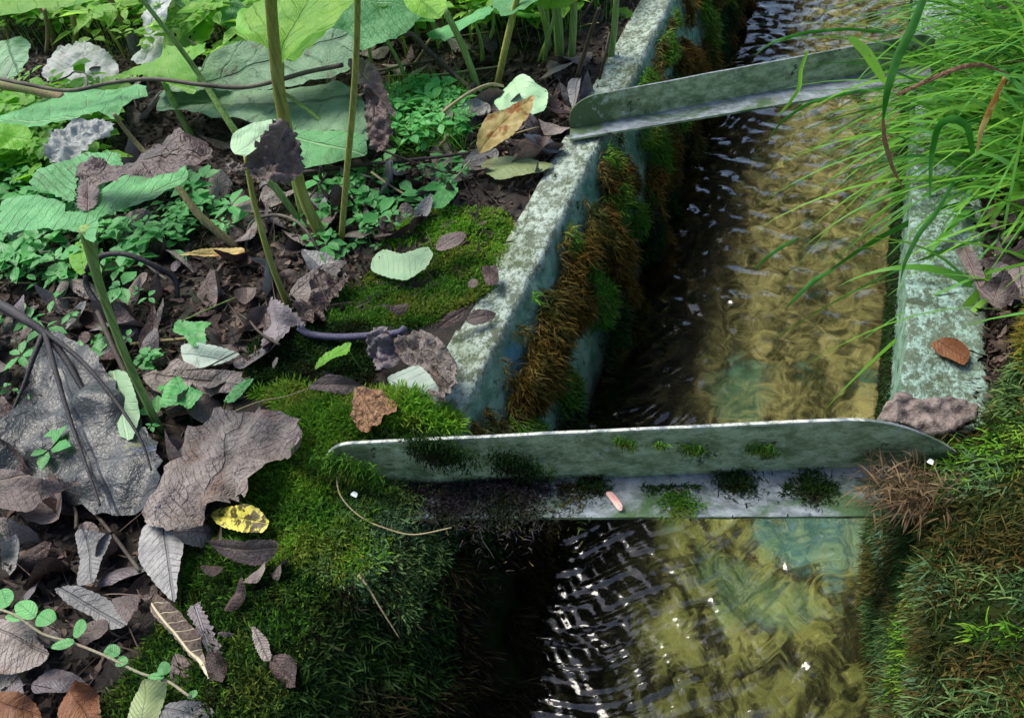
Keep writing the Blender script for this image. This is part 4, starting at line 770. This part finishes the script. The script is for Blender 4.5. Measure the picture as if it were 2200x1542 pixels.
stick('twig', 'second dark stick next to the leaning one by the left wall', 'twig', [(1310, 70), (1300, 120), (1288, 170)], .003, 'twig', [.12, .08, .02], 1.3)
stick('dry_grass_stalk', 'pale dry stalk lying right of the dark twig', 'stalk', [(798, 370), (840, 400), (890, 428), (925, 440)], .003, 'straw', .03)
stick('dry_grass_stalk', 'curved straw-coloured grass leaf arching over the litter', 'stalk', [(935, 262), (960, 235), (1005, 202), (1050, 182), (1080, 185)], .0045, 'straw', [.02, .06, .09, .09, .05])
stick('dry_grass_stalk', 'pale stalk slanting down beside the small blue-green leaf', 'stalk', [(1010, 345), (985, 375), (955, 402)], .002, 'straw', .04)
stick('leaf_stalk', 'lilac leaf stalk lying across the dark moss', 'stalk', [(642, 703), (665, 718), (720, 724), (780, 722), (850, 716), (870, 705)], .0065, 'stalkpurple', [.045, .035, .035, .04, .045, .045], 1)
stick('leaf_stalk', 'thick blackened stalk leading to the huge black leaf from the left edge', 'stalk', [(-40, 635), (20, 665), (60, 690), (95, 715), (140, 770), (180, 840), (230, 920)], .011, 'stalkdark', [.09, .1, .1, .09, .07, .05, .03], .35)
stick('leaf_stalk', 'black rib running down the middle of the huge black leaf', 'stalk', [(97, 715), (120, 800), (150, 900), (185, 1000), (215, 1085)], .0055, 'stalkdark', [.095, .085, .065, .055, .05], .3)
stick('leaf_stalk', 'black rib bending towards the right edge of the huge black leaf', 'stalk', [(97, 713), (170, 770), (240, 850), (300, 940), (325, 1010)], .005, 'stalkdark', [.095, .085, .07, .06, .05], .3)
stick('leaf_stalk', 'black side rib running down the left part of the black leaf', 'stalk', [(95, 712), (75, 760), (50, 830), (10, 920)], .006, 'stalkdark', [.09, .08, .055, .04], .4)
stick('leaf_stalk', 'dark curved dead stalk arching behind the front-left stem', 'stalk', [(215, 660), (185, 610), (200, 560), (260, 545), (330, 570), (375, 600), (380, 640)], .006, 'stalkdark', [.02, .05, .09, .1, .07, .03, .0], .9)
stick('leaf_stalk', 'split dark stalk lying along the front-left green stem', 'stalk', [(210, 670), (245, 750), (290, 845), (330, 915)], .005, 'twig', [.06, .05, .03, .01], 1)
stick('leaf_stalk', 'grey curved stalk arching from the base of the tall thick stem', 'stalk', [(528, 535), (540, 480), (590, 462), (640, 478), (675, 520), (690, 560)], .0038, 'twigpale', [.0, .03, .05, .05, .03, .0], .9)
stick('dead_stalk', 'bundle-like brown stalk entering from the left edge below the twig', 'stalk', [(-30, 175), (60, 190), (140, 212)], .015, 'stemr', [.24, .24, .22], .8)
stick('root_tendril', 'pale curling rootlet looping round the left end of the near bar', 'root', [(690, 1000), (730, 985), (724, 1030), (735, 1070), (775, 1110), (830, 1135), (890, 1148), (970, 1133)], .0014, 'straw', [.06, .07, .06, .05, .035, .03, .03, .035], .7)
stick('dry_grass_stalk', 'thin dead grass blade hanging from the moss lip under the bar', 'stalk', [(770, 1235), (790, 1260), (820, 1310), (858, 1370)], .0022, 'straw', [.03, .02, .0, -.03], .3)
stick('root_tendril', 'fine rootlet dangling under the front edge of the near bar', 'root', [(1030, 1120), (1035, 1155), (1050, 1180), (1062, 1200)], .0009, 'straw', [0, -.03, -.05, -.07], .6)
stick('dry_grass_stalk', 'thin grey stalk on the moss below the seedling leaf', 'stalk', [(500, 885), (560, 862), (620, 850), (700, 820)], .0014, 'straw', .04)
stick('twig', 'thin dark twig lying across the leaves left of centre', 'twig', [(400, 795), (440, 790), (480, 770), (520, 750)], .0015, 'twig', .06)

# ------------------------------------------------------------------ litter: one leaf each, then copies
def base_leaf(kind, L, seed):
    random.seed(seed); n = 11; r = []
    wf = {'ovate': .30, 'narrow': .19, 'round': .42}[kind]
    for i in range(n): t = i / (n - 1); r.append((t * L, wf * L * math.sin(math.pi * t ** .8) ** .9))
    ol = [(x, y, 0) for x, y in r] + [(x, -y, 0) for x, y in r[-2:0:-1]]
    o = leaf_from_outline('dead_leaf', ol, G['brown'], [(0, 0, 0), (L, 0, 0)], crumple=L * .22, freq=5.5, serr=L * .007, step=L / 22, curl=random.uniform(-.5, .7), cup=random.uniform(-.5, .6))
    me = o.data; ax = random.uniform(-9, 9) / L * .15      # roll across the width
    co_ = np.zeros(len(me.vertices) * 3); me.vertices.foreach_get('co', co_); co_ = co_.reshape(-1, 3)
    k = random.choice([8, 14, 20, -12, -18]); y = co_[:, 1]; 
    co_[:, 2] += k * y * y; co_[:, 1] = y * (1 - .25 * np.minimum(1, np.abs(y) / L * 2)); me.vertices.foreach_set('co', co_.ravel())
    m = bpy.data.meshes; return o
protos = []
LM = [('brown', 'small brown dead leaves in the litter', 'curled brown dead leaf in the litter of the left bank'), ('darkbrown', 'small dark dead leaves in the litter', 'dark rotting leaf in the litter of the left bank'),
      ('greydead', 'small grey dead leaves in the litter', 'dry grey crumpled leaf in the litter of the left bank'), ('purple', 'small purplish dead leaves in the litter', 'purplish wet dead leaf in the litter of the left bank'), ('greystrip', 'small blue-grey dead leaves in the litter', 'blue-grey dry leaf in the litter of the left bank')]
for i in range(15):
    kd = ['ovate', 'round', 'narrow'][i % 3]; mt, grp, lb = LM[i % 5]
    o = base_leaf(kd, .095, 100 + i); o.data.materials[0] = G[mt]; tag(o, lb, 'dead leaf', grp); protos.append(o)
random.seed(3)
spots = []
reg = [(0, 560), (100, 420), (480, 450), (640, 350), (960, 250), (1180, 160), (1290, 160), (1200, 300), (1110, 460), (800, 540), (640, 700), (530, 860), (400, 980), (480, 1180), (420, 1380), (500, 1560), (-60, 1560), (-60, 560)]
q = sample_ground(reg, 205)
reg2 = [(300, 60), (1250, 20), (1290, 160), (1000, 420), (480, 470), (0, 540), (0, 250)]
q2 = sample_ground(reg2, 90)
used = set()
for i, (x, y) in enumerate(np.vstack([q, q2])):
    k = random.choices(range(15), weights=[[3.5, 3, 2.6, 2, 1.4][j % 5] for j in range(15)])[0]; pr = protos[k]
    if k in used: o = pr.copy(); COL.objects.link(o)
    else: o = pr; used.add(k)
    s = random.uniform(.6, 1.25) * (1 if i < 205 else 1.2); o.scale = (s, s, s)
    o.rotation_euler = (random.gauss(0, .45), random.gauss(0, .45), random.uniform(0, 6.28)); o.location = (x, y, gz(x, y) + random.uniform(.006, .032))
for (px, py) in [(2125, 470), (2160, 520), (2190, 480), (2140, 560), (2185, 600), (2210, 545), (2150, 620), (2120, 500), (2200, 640), (2170, 450)]:
    q_ = W(px, py, z=0); pr = protos[random.choice([0, 1, 2, 5, 6, 7, 10, 3])]; o = pr.copy(); COL.objects.link(o); s = random.uniform(.5, .8); o.scale = (s, s, s)
    o.rotation_euler = (random.gauss(0, .5), random.gauss(0, .5), random.uniform(0, 6.28)); o.location = (q_[0], q_[1], rz(q_[0], q_[1]) + random.uniform(.01, .03))
    o['label'] = 'dead leaf on the dark soil between the grass and the right moss bank'; o['group'] = 'dead leaves on the right bank'
for (px, py) in [(520, 1300), (610, 1240), (480, 1450), (620, 1460), (560, 1250), (700, 900), (600, 800), (720, 830), (830, 500), (1020, 630), (600, 930), (680, 1000), (470, 1240), (560, 1010), (860, 680), (500, 1380)]:
    q_ = W(px, py, z=.02); pr = protos[random.choice([0, 1, 2, 3, 5, 6, 7, 10])]; o = pr.copy(); COL.objects.link(o); s = random.uniform(.25, .55); o.scale = (s, s, s)
    o.rotation_euler = (random.gauss(0, .4), random.gauss(0, .4), random.uniform(0, 6.28)); o.location = (q_[0], q_[1], .045)
    o['label'] = 'small dead leaf lying on the green moss of the left bank'; o['group'] = 'small dead leaves on the moss'
for k, pr in enumerate(protos):
    if k not in used: bpy.data.objects.remove(pr)
random.seed(77)
for i, (x, y) in enumerate(np.vstack([sample_ground([(700, 60), (1280, 40), (1280, 200), (1100, 420), (640, 420), (700, 200)], 26), sample_ground([(0, 560), (600, 480), (560, 800), (350, 1100), (0, 1400)], 14)])):
    a = random.uniform(-.9, .9) + (math.pi if random.random() < .5 else 0); L = random.uniform(.08, .26); z = gz(x, y); h = random.choice([.02, .03, .05, .09])
    Pq = [(x + L * t * math.cos(a) + .012 * noise.noise(Vector((i, t * 3, 1))), y + L * t * math.sin(a) + .012 * noise.noise(Vector((i, t * 3, 9))), z + .015 + h * t + .012 * noise.noise(Vector((i, t * 3, 5)))) for t in (0, .3, .6, 1)]
    Pq = [q_ for q_ in Pq if q_[0] < -.64]
    if len(Pq) > 2: tag(tube('twig', Pq, [random.uniform(.0012, .004)] * len(Pq), G[random.choice(['twig', 'twig', 'twigpale', 'straw', 'stemr'])], seg=6), 'thin dead twig or stalk lying in the litter of the left bank', 'twig', 'twigs scattered in the litter')
# crumbs of litter: nobody could count them
n = 17000; q = sample_ground([(-100, 540), (0, 240), (0, -20), (1400, -20), (1180, 400), (1050, 600), (640, 700), (530, 860), (400, 980), (480, 1180), (420, 1380), (520, 1600), (-100, 1600)], n)
base = np.stack([q[:, 0], q[:, 1], [gz(a, b) + .004 for a, b in q]], 1); d = unit(rng.normal(0, 1, (n, 3)) * [1, 1, .35]); d[:, 2] = np.abs(d[:, 2])
lm_ = strand_mat('litter_crumbs', (.02, .014, .011), (.17, .125, .10), (.05, .037, .035), .1, .7)
tag(strands('leaf_litter', base, d, rng.uniform(.012, .035, n), rng.uniform(.0012, .008, n), lm_, feather=.6, bendk=.5, curl=1.2), 'mat of broken brown leaf fragments on the left bank', 'leaf litter', kind='stuff')
n = 3500; qr = sample_ground([(2090, 380), (2260, 380), (2260, 900), (2110, 900), (2110, 560)], n)
base = np.stack([qr[:, 0], qr[:, 1], [rz(a, b) + .004 for a, b in qr]], 1); d = unit(rng.normal(0, 1, (n, 3)) * [1, 1, .4]); d[:, 2] = np.abs(d[:, 2])
tag(strands('leaf_litter', base, d, rng.uniform(.012, .04, n), rng.uniform(.001, .007, n), lm_, feather=.6, bendk=.5, curl=1.2), 'broken leaf fragments and stalks on the soil of the right bank', 'leaf litter', kind='stuff')
n = 1800; q = q[rng.integers(0, len(q), n)] + rng.normal(0, .02, (n, 2)); q = q[q[:, 0] < -.64]; n = len(q)
base = np.stack([q[:, 0], q[:, 1], [gz(a, b) + .01 for a, b in q]], 1); d = unit(rng.normal(0, 1, (n, 3)) * [1, 1, .3]); d[:, 2] = np.abs(d[:, 2])
tag(strands('leaf_litter', base, d, rng.uniform(.05, .12, n), .0009, lm_, feather=0, bendk=.3, curl=.7), 'fine dead stalks and rootlets strewn through the litter', 'leaf litter', kind='stuff')

# ------------------------------------------------------------------ ground-cover herbs (uncountable)
def herbs(label, poly, n, size, hgt, mat, seed):
    q = sample_ground(poly, n); V = []; F_ = []; UVs = []
    for (x, y) in q:
        z = gz(x, y); h = hgt * random.uniform(.4, 1.3); top = np.array([x + random.gauss(0, .01), y + random.gauss(0, .01), z + h]); a0 = random.random() * 6.28; m = random.choice([2, 3, 4, 5, 6]); hs_ = random.choice([.5, .8, 1, 1.2, 1.9])
        for j in range(m):
            a = a0 + j * 6.28 / m + random.gauss(0, .2); L = size * hs_ * random.uniform(.6, 1.2); t = np.array([math.cos(a), math.sin(a), random.uniform(-.35, .4)]); s = np.array([-math.sin(a), math.cos(a), random.gauss(0, .2)])
            c = top + t * L * .1; b = len(V)
            for (u, v, dz) in ((0, 0, 0), (.3, .25, .06), (.62, .27, .05), (1, 0, -.1), (.62, -.27, .05), (.3, -.25, .06), (.45, 0, -.03)): V.append(c + t * L * u + s * L * v + np.array([0, 0, dz * L])); UVs.append((u, v))
            for f in ((0, 1, 6), (1, 2, 6), (2, 3, 6), (3, 4, 6), (4, 5, 6), (5, 0, 6)): F_.append([b + k for k in f])
        b = len(V); V += [np.array([x - .0008, y, z]), np.array([x + .0008, y, z]), top]; UVs += [(0, .2)] * 3; F_.append([b, b + 1, b + 2])
    return tag(mesh_np('ground_cover', V, F_, mat, uv=UVs, origin=np.array(V).mean(0)), label, 'ground cover', kind='stuff')
random.seed(21)
herbs('low green herbs under the butterbur at left', [(0, 400), (230, 400), (480, 420), (520, 520), (380, 560), (150, 620), (-60, 600), (-60, 420)], 330, .026, .05, G['herb'], 1)
herbs('small green herbs among the litter behind the centre', [(640, 480), (700, 400), (960, 330), (1000, 420), (860, 520), (700, 560)], 90, .024, .035, G['herb'], 2)
herbs('feathery green seedlings in the middle distance', [(830, 230), (900, 180), (1010, 210), (1010, 290), (900, 330), (840, 310)], 300, .02, .05, G['herb'], 3)
herbs('bright herbs at the left edge under the leaves', [(0, 260), (260, 240), (260, 400), (0, 430), (-80, 430), (-80, 260)], 260, .035, .10, G['bright'], 4)
herbs('leafy green undergrowth at the far back of the left bank', [(0, 120), (0, -40), (1380, -60), (1300, 60), (1100, 90), (700, 110), (300, 120)], 700, .05, .14, G['bright'], 5)
herbs('yellowing undergrowth at the far back of the left bank', [(0, 120), (0, -40), (1380, -60), (1300, 60), (1100, 110), (700, 160), (300, 180)], 500, .04, .14, G['lime'], 6)
herbs('sparse seedlings in the left foreground litter', [(-60, 640), (540, 640), (560, 800), (0, 1250), (-60, 1250)], 45, .022, .04, G['herb'], 7)
# fine grass in the back
n = 1500; q = np.vstack([sample_ground([(0, 260), (260, 250), (200, 420), (0, 440)], 500), sample_ground([(830, 180), (1020, 190), (1000, 330), (850, 330)], 1000)])
base = np.stack([q[:, 0], q[:, 1], [gz(a, b) for a, b in q]], 1); d = unit(rng.normal(0, .5, (n, 3)) + [0, 0, .9])
tag(strands('grass', base, d, rng.uniform(.05, .11, n), .0011, G['grass'], feather=.1), 'fine green grass wisps among the plants of the left bank', 'grass', kind='stuff')

# ------------------------------------------------------------------ grass tussock on the right bank
def blades(name, label, n, cx, cy, rx, ry, ln, wd, lean, mat, kind=None, z0=0.0, bk=1.6, seed=0, group=None):
    b = np.stack([rng.normal(cx, rx, n), rng.normal(cy, ry, n), np.full(n, z0)], 1); b[:, 0] = np.maximum(b[:, 0], .21)
    d = unit(rng.normal(0, .42, (n, 3)) + np.array(lean))
    o = strands(name, b, d, rng.uniform(ln[0], ln[1], n), rng.uniform(wd * .6, wd * 1.3, n), mat, bend=(-.25, -.15, -1), bendk=bk, seg=9, feather=0, curl=.35)
    return tag(o, label, 'grass', group, kind)
tuss = empty('grass_tussock', (.34, 1.6, 0)); tag(tuss, 'dense tussock of long arching grass on the right bank, trailing over the far bar', 'grass tussock')
def bl(*a, **k):
    o = blades(*a, **k); del o['category']; del o['label']; o['kind'] = 'stuff'; o.parent = tuss; o.location = o.location - tuss.location; return o
bl('blades', 'x', 620, .42, 1.9, .12, .26, (.2, .5), .0046, (-.5, -.3, .8), G['grass'])
bl('blades', 'x', 260, .40, 1.85, .10, .22, (.18, .38), .0075, (-.5, -.3, .8), G['grass'])
bl('blades', 'x', 260, .46, 1.62, .09, .08, (.12, .28), .0034, (-.3, -.3, .85), G['grass'])
bl('blades', 'x', 190, .31, 1.85, .05, .18, (.14, .3), .003, (-.5, -.4, .7), G['grass'])
bl('blades', 'x', 110, .27, 1.85, .05, .2, (.3, .5), .0028, (-1.0, -.2, .6), G['grass'], bk=1.1)
bl('blades', 'x', 120, .38, 1.9, .08, .16, (.12, .28), .0026, (-.5, -.3, .6), G['strawg'])
def blade(label, px, y0, wdt, mt, dys=None, name='grass_blade'):
    P = [W(p[0], p[1], y=y0 + (dys[i] if dys else 0)) for i, p in enumerate(px)]; n = 26; Q = []
    T = np.linspace(0, len(P) - 1, n); PP = np.array(P); Q = np.stack([np.interp(T, range(len(P)), PP[:, k]) for k in range(3)], 1)
    for _ in range(2): Q[1:-1] = (Q[:-2] + 2 * Q[1:-1] + Q[2:]) / 4
    tg = np.gradient(Q, axis=0); vw = Q - [0, 0, H]; sd = np.cross(tg, vw + rng.normal(0, .3, 3)); sd /= np.linalg.norm(sd, axis=1)[:, None]
    ww = wdt * np.sin(np.linspace(.5, math.pi - .06, n)) ** .7; nn = np.cross(tg, sd); nn /= np.linalg.norm(nn, axis=1)[:, None]
    V = np.stack([Q - sd * ww[:, None], Q + nn * ww[:, None] * .35, Q + sd * ww[:, None]], 1).reshape(-1, 3); F_ = []
    for i in range(n - 1):
        for j in (0, 1): F_.append((i * 3 + j, i * 3 + j + 1, (i + 1) * 3 + j + 1, (i + 1) * 3 + j))
    o = mesh_np('blade', V, F_, G[mt], parent=tuss, origin=Q[0]); o['label'] = label; return o
blade('broad grass blade drooping with a browned tip over the water', [(1995, -30), (1960, 60), (1925, 130), (1905, 200), (1897, 260)], 1.45, .0075, 'grass')
blade('browned dry end of the broad drooping blade', [(1897, 255), (1900, 300), (1915, 355), (1940, 405)], 1.45, .004, 'tan')
blade('bright short grass blade crossing behind the broad one', [(1825, 80), (1860, 110), (1885, 150), (1905, 185)], 1.47, .008, 'bright')
blade('brown dead grass blade bent above the tussock', [(1925, 205), (1990, 175), (2060, 145), (2110, 138), (2170, 160)], 1.4, .004, 'tan')
blade('green blade looping down beside the mint wall', [(2090, 330), (2080, 270), (2045, 252), (2015, 270), (2000, 340), (1998, 430)], 1.3, .0055, 'grass')
blade('long green blade running down in front of the mint wall', [(2050, 390), (2010, 460), (1975, 500), (1945, 560), (1935, 600)], 1.2, .004, 'grass')
blade('thin arching blade over the far bar, highest one', [(1900, 70), (1820, 62), (1730, 70), (1660, 90), (1620, 120)], 1.9, .0035, 'grass')
blade('arching blade dipping to the water left of the tussock', [(1900, 190), (1820, 200), (1740, 220), (1680, 260), (1650, 300)], 1.7, .0035, 'grass')
blade('grass blade floating over the golden water, upper', [(1715, 512), (1680, 530), (1645, 555), (1620, 580)], 1.3, .0035, 'grass')
blade('grass blade floating over the golden water, lower', [(1790, 580), (1750, 600), (1710, 640), (1690, 660)], 1.2, .0035, 'grass')
blade('dry tan blade at the right with a green upper half', [(2160, 165), (2130, 230), (2108, 280), (2098, 330)], 1.25, .0045, 'yellow')
blade('green blade hanging straight at the left fringe of the tussock', [(1735, 110), (1720, 150), (1718, 190), (1690, 230), (1670, 250)], 1.7, .004, 'bright')

# ------------------------------------------------------------------ woodland that the water mirrors (behind the top edge of the view), plus added unseen shade trees
tr_spots = [(-2.6, 9.6, 5.2, 2.2, 'canopy'), (-.2, 9.0, 6.4, 2.5, 'canopy'), (2.2, 9.8, 5.4, 2.4, 'canopy'), (.8, 11.0, 9.4, 2.6, 'canopy'), (-1.7, 8.6, 8.6, 2.3, 'canopy'), (2.9, 8.4, 8.8, 2.3, 'canopy'), (.9, 7.2, 9.8, 2.0, 'evergreen'), (-1.5, 6.2, 9.6, 2.1, 'evergreen'), (4.6, 9.0, 6.6, 2.4, 'evergreen'), (-5.4, 9.4, 5.2, 2.2, 'evergreen'),  # upstream evergreens added to darken the water's reflections
            (-2.6, -3.6, 4.6, 2.6, 'evergreen'), (.6, -3.2, 4.4, 2.5, 'evergreen')]  # unseen evergreens added behind the viewpoint to darken the foreground
for i, (x, y, h, r, mt) in enumerate(tr_spots):
    up_ = y > 5; root = empty('woodland_tree', (x, y, 0)); tag(root, ('golden-leaved tree' if mt == 'canopy' else 'added dark-leaved tree') + (' standing upstream beyond the channel' if up_ else ' unseen behind the viewpoint, shading the foreground'), 'tree', 'trees upstream beyond the channel' if up_ else 'added shade trees behind the viewpoint')
    tube('trunk', [(x, y, -.2), (x + .1, y + .05, h * .5), (x - .05, y, h + r * .3)], [.22, .16, .05], G['trunk'], parent=root, seg=10)
    n = 5200; u = unit(rng.normal(0, 1, (n, 3))) * (rng.random((n, 1)) ** .45) * r * [1.1, .9, 1.1]; cl = np.array([noise.noise(Vector(v) * .9 + Vector((i * 9, 0, 0))) for v in u]) > -.2
    u = u[cl]; base = u + [x, y, h]; d = unit(rng.normal(0, 1, (len(u), 3)))
    strands('crown', base, d, rng.uniform(.18, .34, len(u)), .08, G[mt], parent=root, seg=3, feather=.3)
